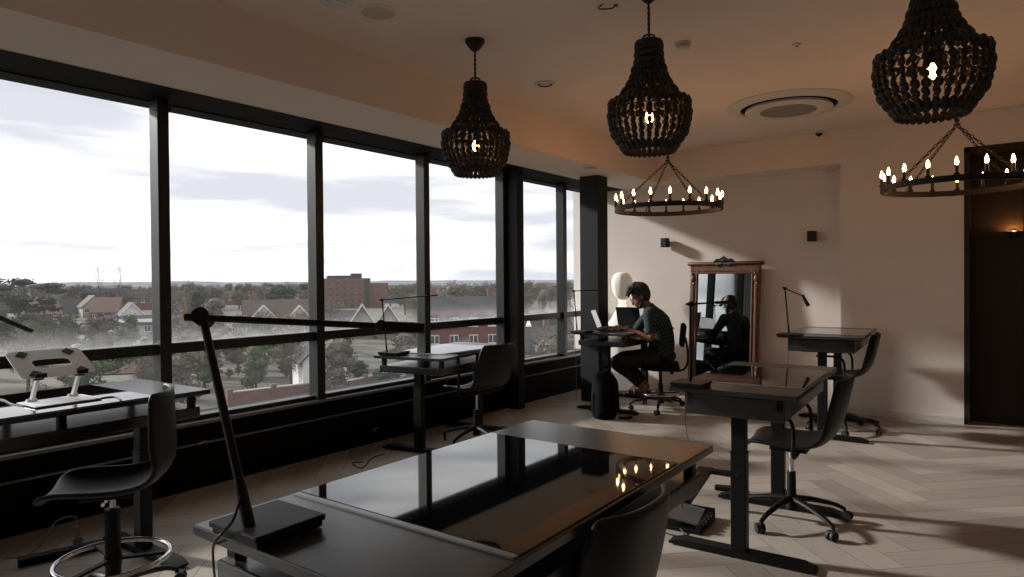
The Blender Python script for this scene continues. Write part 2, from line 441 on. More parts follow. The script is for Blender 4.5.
def star_base(t, castors=True, R=.31, a0=.3):
    m = MB(); m.cyl((0, 0, .07), (0, 0, .155), .034, .03)
    for k in range(5):
        a = a0+2*PI*k/5; d = V((math.cos(a), math.sin(a), 0))
        m.tube([d*.02+V((0, 0, .135)), d*.12+V((0, 0, .125)), d*(R-.06)+V((0, 0, .095)), d*R+V((0, 0, .066))], [.024, .020, .015, .013], 8, smooth=3, flat=.8)
        if not castors: m.cyl(d*(R-.01)+V((0, 0, .07)), d*(R-.01)+V((0, 0, .0)), .011)
    m.build('star_base', M['steel'], t)
    if castors:
        for k in range(5):
            a = a0+2*PI*k/5; d = V((math.cos(a), math.sin(a), 0)); b = a+1.1+k*.7; s = V((math.cos(b), math.sin(b), 0)); f = V((-s.y, s.x, 0))
            c = d*R+f*.014
            w = MB()
            for q in (-1, 1): w.cyl(c+s*q*.007+V((0, 0, .027)), c+s*q*.022+V((0, 0, .027)), .027, n=16)
            w.cyl(d*R+V((0, 0, .03)), d*R+V((0, 0, .072)), .008); w.box(c+V((0, 0, .045)), (.03, .03, .016), Euler((0, 0, b)).to_matrix(), .004)
            w.build('castor', M['rubber'], t)
def shell_chair(label, c, rz, zs=.46, arms=True, castors=True, ring=False, a0=.3, group='black shell chairs'):
    t = thing('shell_chair', label, 'chair', (c[0], c[1], 0), rz, group)
    make_shell(zs, t, 1.1 if ring else 0)
    m = MB(); m.box((0, 0, zs-.022), (.20, .20, .022), bev=.005); m.cyl((0, 0, zs-.05), (0, 0, zs-.02), .03); m.tube([(.05, .0, zs-.035), (.2, .02, zs-.038)], .007)
    m.build('seat_plate', M['steel'], t)
    MB().cyl((0, 0, .27), (0, 0, zs-.045), .014).build('gas_piston', M['chrome'], t, label='chrome gas piston')
    MB().cyl((0, 0, .11), (0, 0, .45 if ring else .29), .031 if ring else .027, .03 if ring else .024).build('column_sleeve', M['steel'], t)
    star_base(t, castors, a0=a0)
    if arms:
        for s in (-1, 1):
            x = s*.255
            MB().tube([(s*.1, -.06, zs-.02), (x, -.06, zs-.02), (x, -.06, zs+.13), (x, -.035, zs+.185), (x, .02, zs+.2), (x, .17, zs+.2)], .0105, 8, smooth=4).build('armrest', M['steel'], t)
    if ring:
        MB().ring((0, 0, .235), .215, .011, 48, 10).build('foot_ring', M['chrome'], t, label='chrome foot ring')
        m = MB(); m.cyl((0, 0, .21), (0, 0, .26), .034)
        for k in range(3):
            a = .5+2*PI*k/3; m.bar((0, 0, .235), (.212*math.cos(a), .212*math.sin(a), .235), .022, .012)
        m.build('ring_bracket', M['steel'], t)
        m = MB()
        for k in range(2): m.cyl((.02*(-1)**k, .028, zs-.07), (.035*(-1)**k, .028, zs-.07), .007)
        m.build('clamp_screws', M['chrome'], t)
    return t
HX = PI/2          # chair faces -X
shell_chair('shell chair tucked under the nearer right-hand desk, with armrests and castors', (-1.01, 4.03), HX+.05, .455)
shell_chair('shell chair behind the desk nearest the back wall, with armrests and castors', (-1.25, 6.74), HX+.05, .50, a0=.9)
shell_chair('shell chair pushed under the window desk with the low lamp', (-3.70, 4.42), HX-.1, .47, castors=False, a0=.75)
shell_chair('black shell chair cropped by the bottom edge, at the foreground desk', (-.985, 1.44), HX-.02, .475, arms=False, a0=.1)
shell_chair('tall shell chair with a chrome foot ring at the left window desk', (-3.05, 1.235), HX+.98, .545, arms=False, ring=True, a0=.5)

# --------------------------------------------------------------- desk lamps
def desk_lamp(label, base_c, base_w, base_rot, pb, top, end, head_from=.8, r=.008, cord=None, hr=2.2, head_end=None):
    b = V(base_c); t = thing('desk_lamp', label, 'lamp', b, 0, 'desk lamps')
    L = lambda p: V(p)-b
    R = Euler((0, 0, base_rot)).to_matrix()
    MB().box((0, 0, .009), (base_w*.94, base_w*.94, .014), R, .002).box((0, 0, .022), (base_w, base_w, .014), R, .003).build('base', M['steel'], t)
    pb, top, end = L(pb), L(top), L(end)
    MB().cyl((pb.x, pb.y, .026), pb+(top-pb)*.18+V((0, 0, 0)), r*1.35, r*1.2).cyl(pb+(top-pb)*.1, top, r, r*.9).build('post', M['steel'], t)
    ax = (end-top).normalized(); side = ax.cross((top-pb).normalized()).normalized()
    MB().cyl(top-side*r*2.2, top+side*r*2.2, r*2.0, n=16).ball(top, r*1.9).cyl(top-ax*r*4, top+ax*r*2, r*.9).build('joint', M['steel'], t)
    hp = top+(end-top)*head_from
    MB().cyl(top, hp, r*.8, r*.75).build('arm', M['steel'], t)
    if head_end is not None:
        he = L(head_end); h = MB().cyl(end, he, r*1.6, r*hr); h.ball(end, r*1.8)
        MB().cyl(hp, end, r*.75).build('arm_tip', M['steel'], t)
    else:
        h = MB().bar(hp, end, r*3.0*hr/2.2, r*2.0*hr/2.2, bev=r*.5).ball(hp, r*1.5)
    h.build('lamp_head', M['steel'], t)
    if cord: MB().tube([L(p) for p in cord], .0025 if r < .009 else .0032, 6, smooth=5).build('power_cord', M['rubber'], t)
    return t
# foreground lamp
zb = .873
pb = onz(249, 524, zb+.028); tp = ony(203, 318, pb.y+.02); en = ony(425, 328, pb.y+.34)
bc = onz(268, 516, zb+.028); bc.z = zb-.003
ced = [pb+V((-.01, -.01, .06)), onz(232, 522, zb+.04), onz(216, 540, zb+.01), onz(213, 556, .75), onz(216, 590, .5)]
desk_lamp('big black desk lamp with a long level arm on the foreground desk', (bc.x, bc.y, .87), .17, .02, pb, tp, en, .80, .0098, ced, 2.6)
# lamp on the nearer right desk
zb = .86
bc = onz(691, 383, zb+.02); bc.z = zb; pb = onz(690.5, 383, zb+.02); tp = ony(690.5, 304, pb.y); en = ony(727, 302, pb.y+.12)
desk_lamp('black desk lamp standing before the walnut mirror on the nearer right desk', bc, .165, .06, pb, tp, en, .72, .006, [onz(688, 384, zb+.02), onz(685.5, 388, zb), onz(685.5, 410, .6), onz(686, 428, .3), onz(688.5, 441, .1)], 2.4)
zb = .80
bc = onz(394, 352.5, zb+.02); bc.z = zb; pb = onz(387, 353, zb+.02); tp = ony(382, 300, pb.y); en = ony(438, 295, pb.y+.28)
desk_lamp('thin black desk lamp on the window desk beside the pushed-in shell chair', bc, .19, .2, pb, tp, en, .8, .0055, None, 2.0)
zb = .845
bc = onz(582, 331.5, zb+.02); bc.z = zb; pb = onz(577, 331, zb+.02); tp = ony(574, 291, pb.y); en = ony(598, 290, pb.y+.1)
desk_lamp("thin black desk lamp on the man's desk against the dark pillar", bc, .18, 0, pb, tp, en, .8, .006, [pb+V((-.02, -.03, 0)), onz(574, 334, zb), onz(576, 360, .6), onz(577, 400, .2)], 2.0)
zb = .905
bc = onz(790, 334.5, zb+.02); bc.z = zb; pb = onz(789, 334, zb+.02); tp = ony(785, 288.5, pb.y); en = ony(803, 296, pb.y)
desk_lamp('black desk lamp with a drooping head on the desk by the back wall', bc, .19, .06, pb, tp, en, .95, .0065, [pb+V((-.03, -.04, 0)), onz(788, 338, zb), onz(788, 365, .6)], 2.6, head_end=ony(808.5, 306, pb.y))
zb = .86
hd = ony(31, 331, 1.12); hs = ony(-2, 317, .95)
desk_lamp('black desk lamp reaching in from the left edge over the laptop stand', (-3.62, .62, zb), .2, .05, (-3.62, .62, zb+.028), hs+(hs-hd)*.9, hd, .35, .0075, None, 2.2)

# ---------------------------------------------------------- bead chandeliers
def bead_parts(t):
    Z0, H, R = 0, .595, .213
    up = lambda u: (R*(.30+.06*u+.52*u**2.6), H*(.97-.52*u))     # collar -> belt
    lo = lambda u: (R*(.985+.10*math.sin(u*PI*.75)-.42*u**1.7), H*(.42-.40*u))
    def strand(fn, n, r, el):
        m = MB()
        for i in range(n):
            a, b = fn(i/n), fn((i+1)/n); c = V(((a[0]+b[0])/2+random.uniform(-.004, .004), random.uniform(-.003, .003), (a[1]+b[1])/2))
            d = V((b[0]-a[0], 0, b[1]-a[1])); q = d.to_track_quat('Z', 'Y').to_matrix()
            m.ball(c, r*random.uniform(.85, 1.15), (1, 1, d.length/2/r*el), 7, q)
        return m
    N = 30
    ps = strand(up, 8, .0125, 1.05).build('upper_bead_strand', M['bead'], t)
    ls = strand(lo, 7, .0145, 1.05).build('lower_bead_strand', M['bead'], t)
    for k in range(1, N):
        for s in (ps, ls):
            o = s.copy(); COL.objects.link(o); o.rotation_euler = (0, 0, 2*PI*k/N)
            o.parent = t
    def hoop(name, r, z, rr, n, br, drop=0):
        m = MB().ring((0, 0, z), r, rr, 36, 6)
        for k in range(n):
            a = 2*PI*k/n; m.ball((r*math.cos(a), r*math.sin(a), z-drop*(k % 2)), br, (1, 1, 1.25), 6)
        m.build(name, M['bead'], t)
    hoop('collar_hoop', R*.30, H*.97, .012, 18, .013); hoop('belt_hoop', R*.97, H*.435, .012, 46, .0165, .012); hoop('bottom_hoop', R*.62, H*.02, .010, 30, .015)
    m = MB(); m.lathe([(R*.30, H*.945), (R*.31, H*.99), (R*.26, H*1.0), (R*.1, H*1.0), (R*.1, H*.985), (R*.28, H*.945)], 24); m.build('collar_cap', M['iron'], t)
    m = MB(); m.cyl((0, 0, H*.40), (0, 0, H*.985), .006); m.cyl((0, 0, H*.37), (0, 0, H*.44), .017); 
    for k in range(4):
        a = k*PI/2+.3; m.cyl((.01*math.cos(a), .01*math.sin(a), H*.46), (R*.96*math.cos(a), R*.96*math.sin(a), H*.435), .004)
    m.build('bulb_holder', M['iron'], t)
    MB().lathe([(.006, H*.375), (.015, H*.355), (.022, H*.315), (.020, H*.285), (.010, H*.262), (.001, H*.258)], 14).build('bulb', M['bulb'], t, label='glowing warm bulb')
    m = MB()
    h = ZC-2.085
    m.ring((0, 0, H+.02), .03, .005, 16, 6); m.cyl((0, 0, H-.005), (0, 0, h-.04), .006)
    zz = H+.06
    while zz < h-.05: m.ball((0, 0, zz), .0085, (1, 1, 1.5), 6); zz += .028
    m.build('hanging_chain', M['iron'], t)
    MB().lathe([(.008, h-.075), (.03, h-.06), (.062, h-.018), (.065, h), (.0, h)], 24).build('ceiling_canopy', M['iron'], t)
zbead = 2.085
p1, p2, p3 = (onz(x, y, zbead) for x, y in ((476, 175), (649.5, 152), (931.5, 116)))
ch = thing('bead_chandelier', 'dark wooden bead chandelier hanging before the windows, farthest left of three', 'chandelier', (p1.x, p1.y, zbead), 0, 'bead chandeliers')
bead_parts(ch)
dup(ch, (p2.x, p2.y, zbead), .13, 'dark wooden bead chandelier in the middle, above the smaller-looking candle ring', 'bead chandeliers')
dup(ch, (p3.x, p3.y, zbead), .31, 'largest-looking bead chandelier at the top right, its upper part cut off', 'bead chandeliers')

# ---------------------------------------------------------- candle rings
def ring_chandelier(label, c, rot):
    t = thing('candle_ring_chandelier', label, 'chandelier', c, rot, 'candle ring chandeliers')
    R = .455
    m = MB()
    n = 64; pr = [(R-.009, -.02), (R+.009, -.02), (R+.009, .02), (R-.009, .02)]
    rings = [[m.bm.verts.new((r*math.cos(2*PI*k/n), r*math.sin(2*PI*k/n), z)) for r, z in pr] for k in range(n)]
    for k in range(n):
        A, B = rings[k], rings[(k+1) % n]
        for q in range(4): m.bm.faces.new((A[q], A[(q+1) % 4], B[(q+1) % 4], B[q]))
    m.build('ring_band', M['iron'], t)
    hub = .42
    for k in range(4):
        a = PI/4+2*PI*k/4; d = V((math.cos(a), math.sin(a), 0)); m = MB()
        A, B = d*R+V((0, 0, .02)), V((0, 0, hub)); L = (B-A).length; q = 0; u = (B-A).normalized(); s = u.cross(V((0, 0, 1))).normalized(); w = u.cross(s)
        nl = int(L/.034)
        for i in range(nl):
            cc = A+u*(i+.5)*L/nl; ax = s if i % 2 else w
            m.tube([cc+u*.021*math.cos(g)+ax*.0085*math.sin(g) for g in (2*PI*j/10 for j in range(10))], .0032, 5, closed=True)
        m.build('suspension_chain', M['iron'], t)
    m = MB(); m.ring((0, 0, hub+.005), .016, .005, 14, 6); m.ball((0, 0, hub+.03), .016); zz = hub+.04; h = ZC-c[2]
    m.cyl((0, 0, hub+.03), (0, 0, h-.03), .0055)
    while zz < h-.05: m.ball((0, 0, zz), .008, (1, 1, 1.6), 6); zz += .03
    m.build('hanging_chain', M['iron'], t)
    MB().lathe([(.008, h-.06), (.04, h-.04), (.06, h-.012), (.06, h), (0, h)], 24).build('ceiling_canopy', M['iron'], t)
    N = 18
    for k in range(N):
        a = 2*PI*(k+.5)/N; d = V((math.cos(a), math.sin(a), 0))*(R)
        m = MB(); m.lathe([(.012, .02), (.02, .026), (.02, .03), (.011, .031), (.011, .082), (.0, .083)], 10, d)
        cd = m.build('candle_sleeve', M['iron'], t)
        MB().lathe([(.006, .08), (.010, .090), (.0115, .102), (.0085, .117), (.004, .13), (.001, .137)], 10, d).build('candle_bulb', M['candle'], cd, label='glowing flame-shaped bulb')
    return t
r1 = onz(668, 209, 2.02); r2 = onz(957, 186, 2.03)
ring_chandelier('smaller-looking candle ring chandelier hanging left before the back wall', (r1.x, r1.y, 2.02), .1)
ring_chandelier('larger-looking candle ring chandelier at right, before the dark doorway', (r2.x, r2.y, 2.03), .05)

# ---------------------------------------------------------- ceiling fittings
c = onz(788, 105, ZC)
t = thing('air_conditioner', 'large round white ceiling air conditioner with a dark ring slot', 'air conditioner', (c.x, c.y, ZC))
MB().lathe([(.52, 0), (.52, -.008), (.47, -.022), (.435, -.028), (.405, -.03), (.40, -.022), (.40, 0)], 64).build('outer_rim', M['white'], t)
MB().lathe([(.405, -.012), (.405, -.006), (0, -.006)], 64).build('air_slot', M['black'], t, label='dark ring-shaped air slot')
MB().lathe([(.36, -.03), (.365, -.05), (.35, -.055), (.24, -.057), (.235, -.054), (0, -.054)], 64).build('centre_disc', M['white'], t)
m = MB()
for k in range(-11, 12):
    y = k*.02; w = math.sqrt(max(0, .232**2-y*y)); m.box((0, y, -.057), (2*w, .009, .006))
m.build('grille', M['grille'], t, label='grey slatted grille')
c = onz(378, 12, ZC)
t = thing('ceiling_speaker', 'flat round ceiling speaker above the left windows, away from the air conditioner', 'speaker', (c.x, c.y, ZC))
MB().lathe([(.11, 0), (.11, -.006), (.098, -.009), (.096, -.005), (0, -.004)], 40).build('rim', M['ceil'], t); MB().lathe([(.096, -.0042), (.096, -.006), (0, -.0065)], 40).build('grille', M['spk'], t)
c = onz(336, 1, ZC)
t = thing('ceiling_disc', 'pale round ceiling disc cut by the top edge, left of the speaker', 'vent', (c.x, c.y, ZC))
MB().lathe([(.09, 0), (.09, -.01), (.07, -.014), (0, -.012)], 32).build('cover', M['white'], t); MB().lathe([(.055, -.012), (.055, -.02), (0, -.02)], 32).build('centre', M['white'], t)
c = onz(545, 83.5, ZC)
t = thing('downlight', 'small recessed round downlight between the two left bead chandeliers', 'light', (c.x, c.y, ZC))
MB().lathe([(.085, 0), (.085, -.006), (.07, -.012), (.06, -.012), (.058, 0)], 32).build('rim', M['white'], t); MB().lathe([(.06, -.005), (.06, -.001), (0, -.001)], 32).build('baffle', M['white'], t); MB().ring((0, 0, -.006), .052, .006, 32, 6).build('dark_slot', M['black'], t, label='dark ring slot')
c = onz(683, 43, ZC)
t = thing('smoke_detector', 'round white smoke detector near the middle bead chandelier', 'smoke detector', (c.x, c.y, ZC))
MB().lathe([(.05, 0), (.05, -.012), (.045, -.016), (.042, -.016), (.042, -.02)], 28).build('base', M['white'], t)
MB().lathe([(.04, -.02), (.044, -.026), (.044, -.036), (.036, -.042), (0, -.044)], 28).build('sensor_cap', M['white'], t)
MB().ring((0, 0, -.022), .0405, .003, 28, 6).build('sensing_slots', M['grille'], t)
c = onz(797, 44, ZC)
t = thing('ceiling_sensor', 'tiny white ceiling sensor right of the smoke detector', 'sensor', (c.x, c.y, ZC))
MB().lathe([(.03, 0), (.03, -.008), (.022, -.012), (0, -.013)], 24).build('base', M['white'], t); MB().ball((0, 0, -.012), .012, (1, 1, .8)).build('lens', M['grille'], t)
c = ony(820, 131, YB)
t = thing('security_camera', 'small black dome camera on the bulkhead below the air conditioner', 'camera', (c.x, YB-.05, ZC))
MB().lathe([(.05, 0), (.05, -.012), (.042, -.018), (0, -.018)], 24).build('base', M['white'], t); MB().ball((0, 0, -.018), .036, (1, 1, .9), 16).build('dome', M['offscreen'], t, label='dark glass dome')
c = onz(590, 167, ZS)
t = thing('heat_detector', 'round pale detector on the low ceiling right above the dark pillar', 'smoke detector', (c.x, c.y, ZS))
MB().lathe([(.085, 0), (.085, -.01), (.075, -.014), (.07, -.03), (.06, -.036), (0, -.038)], 28).build('cover', M['white'], t); MB().ring((0, 0, -.02), .0735, .004, 28, 6).build('slots', M['grille'], t)
c = onz(616, 5, ZC)
t = thing('ceiling_hook', 'thin dark wire hook on the ceiling left of the middle chandelier', 'hook', (c.x, c.y, ZC))
MB().tube([(0, 0, 0), (-.03, .0, -.012), (-.08, -.06, -.02), (-.03, -.1, -.02)], .004, 6, smooth=5).build('wire', M['iron'], t); MB().lathe([(.012, 0), (.012, -.006), (0, -.006)], 14).build('plate', M['iron'], t)

# ------------------------------------------------------- wall speakers, sconce
for (px, py, lab) in ((667.5, 243, 'small black wall speaker above and left of the mirror'), (813.5, 236.5, 'small black wall speaker right of the mirror, above the back desk')):
    c = ony(px, py, YR)
    t = thing('wall_speaker', lab, 'speaker', (c.x, YR, c.z), 0, 'wall speakers')
    MB().box((0, -.075, 0), (.085, .10, .115), bev=.008).build('cabinet', M['steel'], t); MB().box((0, -.127, 0), (.07, .006, .10), bev=.002).build('front_grille', M['rubber'], t)
    MB().box((0, -.013, 0), (.03, .03, .05)).build('bracket', M['steel'], t)
c = ony(1014, 232, 7.86)
t = thing('wall_sconce', 'glowing wall sconce in the dark doorway at the right edge', 'lamp', (c.x, 7.86, c.z))
MB().box((0, -.01, -.03), (.05, .02, .1), bev=.004).build('back_plate', M['iron'], t)
MB().lathe([(.012, -.07), (.03, -.03), (.05, 0), (.046, 0), (.026, -.03), (.004, -.06)], 20, (0, -.06, 0)).build('cup_shade', M['iron'], t)
MB().ball((0, -.06, -.012), .016).build('bulb', M['sconce'], t, label='warm glowing bulb')

# ------------------------------------------------------------------ mirror
mt = thing('standing_mirror', 'tall mirror in a carved walnut frame leaning on the back wall', 'mirror', (-2.74, 7.80, 0), 0)
MW, MH = .86, 1.58
def fr_bar(name, pts, w, d, extra=None):
    m = MB(); m.bar(pts[0], pts[1], w, d, up=(0, 1, 0), bev=.012)
    if extra: extra(m)
    return m
T = [o for o in ()]
LEAN = .075
Rl = Euler((-LEAN, 0, -.045)).to_matrix()
def leanbuild(m, name, mt_, label=None):
    for v in m.bm.verts: v.co = Rl @ v.co
    return m.build(name, mt_, mt, label=label)
for s in (-1, 1):
    m = MB(); m.box((s*(MW/2-.045), 0, MH/2), (.085, .05, MH), bev=.012); m.box((s*(MW/2-.09), -.018, MH/2), (.02, .03, MH-.16), bev=.006); m.box((s*(MW/2-.045), -.03, MH/2-.02), (.03, .014, MH-.3), bev=.006)
    for z in (.2, MH-.17):
        m.ball((s*(MW/2-.045), -.03, z), .03, (.9, .6, 1.6))
        for k in range(4): m.ball((s*(MW/2-.045)+.012*(-1)**k, -.032, z-.06+k*.04), .016, (1, .6, 1.2), 8)
    leanbuild(m, 'side_rail', M['gold'])
m = MB(); m.box((0, 0, MH-.045), (MW, .055, .09), bev=.012); m.box((0, -.005, MH+.012), (MW+.07, .085, .045), bev=.018); m.box((0, -.02, MH-.1), (MW-.17, .03, .02), bev=.005)
leanbuild(m, 'top_rail', M['gold'])
m = MB(); m.box((0, 0, .06), (MW, .055, .12), bev=.012); m.box((0, -.02, .125), (MW-.17, .03, .02), bev=.005); leanbuild(m, 'bottom_rail', M['gold'])
m = MB(); m.ball((0, -.03, MH+.045), .05, (1.1, .5, .75), 14)
for s in (-1, 1):
    m.tube([(s*.04, -.03, MH+.04), (s*.09, -.035, MH+.05), (s*.13, -.035, MH+.02), (s*.15, -.03, MH+.03)], [.024, .02, .014, .008], 8, smooth=4)
    for k in range(3): m.ball((s*(.03+.025*k), -.04, MH+.005-.004*k), .022, (1, .5, 1), 8)
for k in range(5): m.ball((-.04+.02*k, -.045, MH+.06+.012*(2-abs(k-2))), .017, (.7, .5, 1.3), 8)
leanbuild(m, 'carved_crest', M['iron'], 'dark carved crest')
leanbuild(MB().box((0, -.005, MH/2), (MW-.17, .012, MH-.2)), 'mirror_glass', M['mirror'])
leanbuild(MB().box((0, .022, MH/2), (MW-.04, .008, MH-.06)), 'back_board', M['dark'])

# -------------------------------------------------------- paper floor lamp
lc = ony(611, 387, 7.62); lc = V((-3.96, 7.64, 0))
t = thing('floor_lamp', 'glowing white paper floor lamp behind the dark pillar and laptops', 'lamp', (lc.x, lc.y, 0))
def ribbed(prof, n=40, amp=.012, k=10):
    m = MB(); rings = []
    for r, z in prof:
        rings.append([m.bm.verts.new(((r+amp*r*5*math.cos(k*2*PI*q/n)*.3)*math.cos(2*PI*q/n), (r+amp*r*5*math.cos(k*2*PI*q/n)*.3)*math.sin(2*PI*q/n), z)) for q in range(n)])
    for A, B in zip(rings, rings[1:]):
        for q in range(n): m.bm.faces.new((A[q], A[(q+1) % n], B[(q+1) % n], B[q]))
    m.bm.faces.new(rings[0][::-1]); m.bm.faces.new(rings[-1]); return m
def curve(pts, k=6):
    o = []
    for i in range(len(pts)-1):
        a, b, c, d = V(pts[max(i-1, 0)]), V(pts[i]), V(pts[i+1]), V(pts[min(i+2, len(pts)-1)])
        for q in range(k):
            u = q/k; p = .5*((2*b)+(c-a)*u+(2*a-5*b+4*c-d)*u*u+(3*b-a-3*c+d)*u**3); o.append((p.x, p.y))
    return o+[pts[-1]]
ribbed(curve([(.22, .03), (.235, .25), (.24, .55), (.21, .78), (.13, .93), (.06, 1.05)])).build('lower_shade', M['lantern'], t)
ribbed(curve([(.06, 1.05), (.045, 1.10), (.05, 1.15)]), 40, .004).build('waist', M['lanternglow'], t, label='bright lit waist')
ribbed(curve([(.05, 1.15), (.10, 1.21), (.13, 1.32), (.125, 1.42), (.08, 1.485), (.02, 1.50)])).build('upper_shade', M['lantern'], t)
MB().lathe([(.22, 0), (.22, .02), (.2, .03), (0, .03)], 32).build('foot', M['white'], t)

# ------------------------------------------------------------ man and things
tc = thing('drafting_chair', 'black swivel chair with back pad and foot ring, the man sits on it', 'chair', (-3.02, 6.70, 0), HX+.42)
MB().box((0, 0, .475), (.42, .40, .07), bev=.032, seg=4).build('seat', M['cloth'], tc)
MB().box((0, -.235, .81), (.34, .055, .24), Euler((.1, 0, 0)).to_matrix(), bev=.025, seg=4).build('backrest', M['cloth'], tc)
MB().tube([(0, -.02, .425), (0, -.17, .42), (0, -.25, .445), (0, -.285, .52), (0, -.285, .64), (0, -.265, .78)], .017, 10, smooth=4, flat=.7).build('back_bar', M['steel'], tc)
MB().cyl((0, 0, .25), (0, 0, .43), .018).build('gas_piston', M['steel'], tc)
MB().cyl((0, 0, .1), (0, 0, .28), .03, .027).build('column_sleeve', M['steel'], tc)
m = MB(); m.box((0, 0, .432), (.18, .18, .02)); m.tube([(.02, 0, .415), (.2, -.02, .405), (.23, -.02, .40)], .008); m.cyl((0, -.12, .42), (0, -.12, .385), .02); m.build('tilt_mechanism', M['steel'], tc)
MB().ring((0, 0, .18), .215, .010, 48, 10).build('foot_ring', M['chrome'], tc, label='chrome foot ring')
m = MB(); m.cyl((0, 0, .16), (0, 0, .2), .036)
for k in range(4): a = .3+PI/2*k; m.cyl((0, 0, .18), (.213*math.cos(a), .213*math.sin(a), .18), .008)
m.build('ring_spokes', M['steel'], tc)
star_base(tc, True, .335, .55)

# man: local frame at the floor under the seat; x = his right hand side is -y world...
man = thing('person', 'man in a teal checked shirt hunched over a laptop at the pillar desk', 'person', (-3.02, 6.70, 0), .42)
def P(x, y, z): return V((x, y, z))
hip, chest, neckb, headc = P(-.02, 0, .585), P(-.06, 0, .90), P(-.125, 0, 1.115), P(-.225, 0, 1.245)
sh = [P(-.12, s*.185, 1.035) for s in (-1, 1)]
el = [P(-.10, -.27, .80), P(-.30, .20, .83)]        # near arm elbow back and low, far arm forward
wr = [P(-.385, -.17, .885), P(-.52, .10, .885)]
hj = [P(-.01, s*.095, .575) for s in (-1, 1)]
kn = [P(-.50, -.13, .52), P(-.47, .13, .52)]
an = [P(-.20, -.10, .245), P(-.17, .11, .245)]
tb = MB()
def limb(m, pts, rs, n=14): m.tube(pts, rs, n, smooth=5)
limb(tb, [hip, P(-.0, 0, .70), P(-.01, 0, .82), P(-.05, 0, .95), P(-.11, 0, 1.06)], [.135, .125, .13, .135, .09])
limb(tb, [sh[0], P(-.11, 0, 1.05), sh[1]], [.058, .085, .058])
limb(tb, [P(-.12, 0, 1.06), neckb, P(-.185, 0, 1.18)], [.07, .056, .054])
HR = Euler((0, -.5, 0)).to_matrix()                 # head bowed toward the keyboard
def hp(x, y, z): return headc + HR @ V((x, y, z))
tb.ball(hp(.012, 0, .03), .098, (1.0, .80, .98), 18); tb.ball(hp(-.035, 0, -.045), .07, (.92, .82, 1.05), 16); tb.ball(hp(-.062, 0, -.095), .034, (1, 1.05, .75), 12)
tb.tube([hp(-.088, 0, .012), hp(-.107, 0, -.022), hp(-.116, 0, -.040), hp(-.100, 0, -.05)], [.008, .011, .014, .008], 8, smooth=3)
for s in (-1, 1):
    tb.ball(hp(.012, s*.079, -.02), .026, (.75, .35, 1.2), 10, HR)
    tb.ball(hp(-.085, s*.031, .018), .015, (.6, 1.4, .5), 8, HR)
tb.ball(hp(-.097, 0, -.066), .013, (.7, 1.9, .45), 8, HR); tb.ball(hp(-.095, 0, -.078), .013, (.7, 1.6, .5), 8, HR)
for i, s in ((0, -1), (1, 1)):
    limb(tb, [sh[i], (sh[i]+el[i])/2, el[i], (el[i]*.6+wr[i]*.4), wr[i]], [.054, .046, .039, .037, .026])
    limb(tb, [hj[i], (hj[i]+kn[i])/2, kn[i], kn[i]*.6+an[i]*.4+V((.02, 0, 0)), an[i]], [.088, .078, .057, .055, .036])
    # foot resting on the ring
    a = an[i]; toe = a+V((-.155, 0, -.035))
    limb(tb, [a+V((.045, 0, -.025)), a+V((.0, 0, -.022)), a+V((-.08, 0, -.036)), toe], [.028, .038, .034, .022])
    for k in range(5): tb.tube([toe+V((.01, (k-2)*.015, 0)), toe+V((-.028-.006*(2-abs(k-1)), (k-2)*.017, -.008))], [.011, .008], 8)
    # hand: palm and five bent fingers over the keys
    d = (wr[i]-el[i]); d.z = 0; d.normalize(); d = (d*.8+V((-.6, 0, 0))).normalized(); sd = V((-d.y, d.x, 0)); w = wr[i]
    pm = w+d*.055+V((0, 0, .004))
    tb.tube([w, w+d*.03, w+d*.062, w+d*.09], [.025, .03, .034, .031], 12, smooth=3, flat=.55)
    for k, (ln, b) in enumerate(((.062, -.024), (.075, -.008), (.071, .009), (.056, .025))):
        k0 = w+d*.083+sd*b*s; fan = d+sd*b*s*4
        tb.tube([k0, k0+fan*ln*.42+V((0, 0, .010)), k0+fan*ln*.75+V((0, 0, -.002)), k0+fan*ln*.92+V((0, 0, -.020))], [.0095, .009, .0082, .007], 8, smooth=2)
    t0 = w+d*.03-sd*.024*s
    tb.tube([t0, t0+d*.03-sd*.022*s, t0+d*.058-sd*.026*s+V((0, 0, -.01))], [.012, .0105, .0085], 8, smooth=2)
man.scale = (.94, .95, .975); man.location.z = .012
remesh(tb, 'body', M['skin'], man, .0052, 3)
# shirt
m = MB()
limb(m, [hip+V((.01, 0, -.055)), hip+V((.01, 0, 0)), P(.015, 0, .70), P(.005, 0, .82), P(-.035, 0, .95), P(-.10, 0, 1.06)], [.15, .158, .148, .15, .153, .10])
for s in (-1, 1):
    m.tube([P(.02, s*.07, .60), P(.02, s*.075, .78), P(-.03, s*.085, .93), P(-.08, s*.09, .99)], [.10, .105, .10, .085], 14, smooth=4); m.ball(P(-.08, s*.09, .99), .087); m.ball(sh[0 if s < 0 else 1], .076)
m.ball(P(-.10, 0, 1.04), .10)
limb(m, [sh[0], P(-.095, 0, 1.05), sh[1]], [.073, .10, .073])
limb(m, [P(-.11, 0, 1.06), P(-.12, 0, 1.11), P(-.132, 0, 1.125)], [.085, .07, .066])
for i in (0, 1):
    e = sh[i]+(el[i]-sh[i])*.86 if i == 0 else el[i]+(wr[i]-el[i])*.45
    pts = [sh[i], (sh[i]+el[i])/2, e] if i == 0 else [sh[i], (sh[i]+el[i])/2, el[i], e]
    limb(m, pts, [.073, .062, .058] if i == 0 else [.073, .062, .055, .05])
remesh(m, 'shirt', M['shirt'], man, .009, 4)
m = MB()
limb(m, [hj[0], hip+V((.02, 0, -.02)), hj[1]], [.115, .13, .115])
m.ball(P(.03, 0, .585), .15, (1, 1.15, .62), 16)
for i in (0, 1): limb(m, [hj[i], (hj[i]+kn[i])/2, kn[i], kn[i]*.55+an[i]*.45+V((.02, 0, 0)), an[i]*.9+kn[i]*.1], [.108, .096, .074, .068, .052])
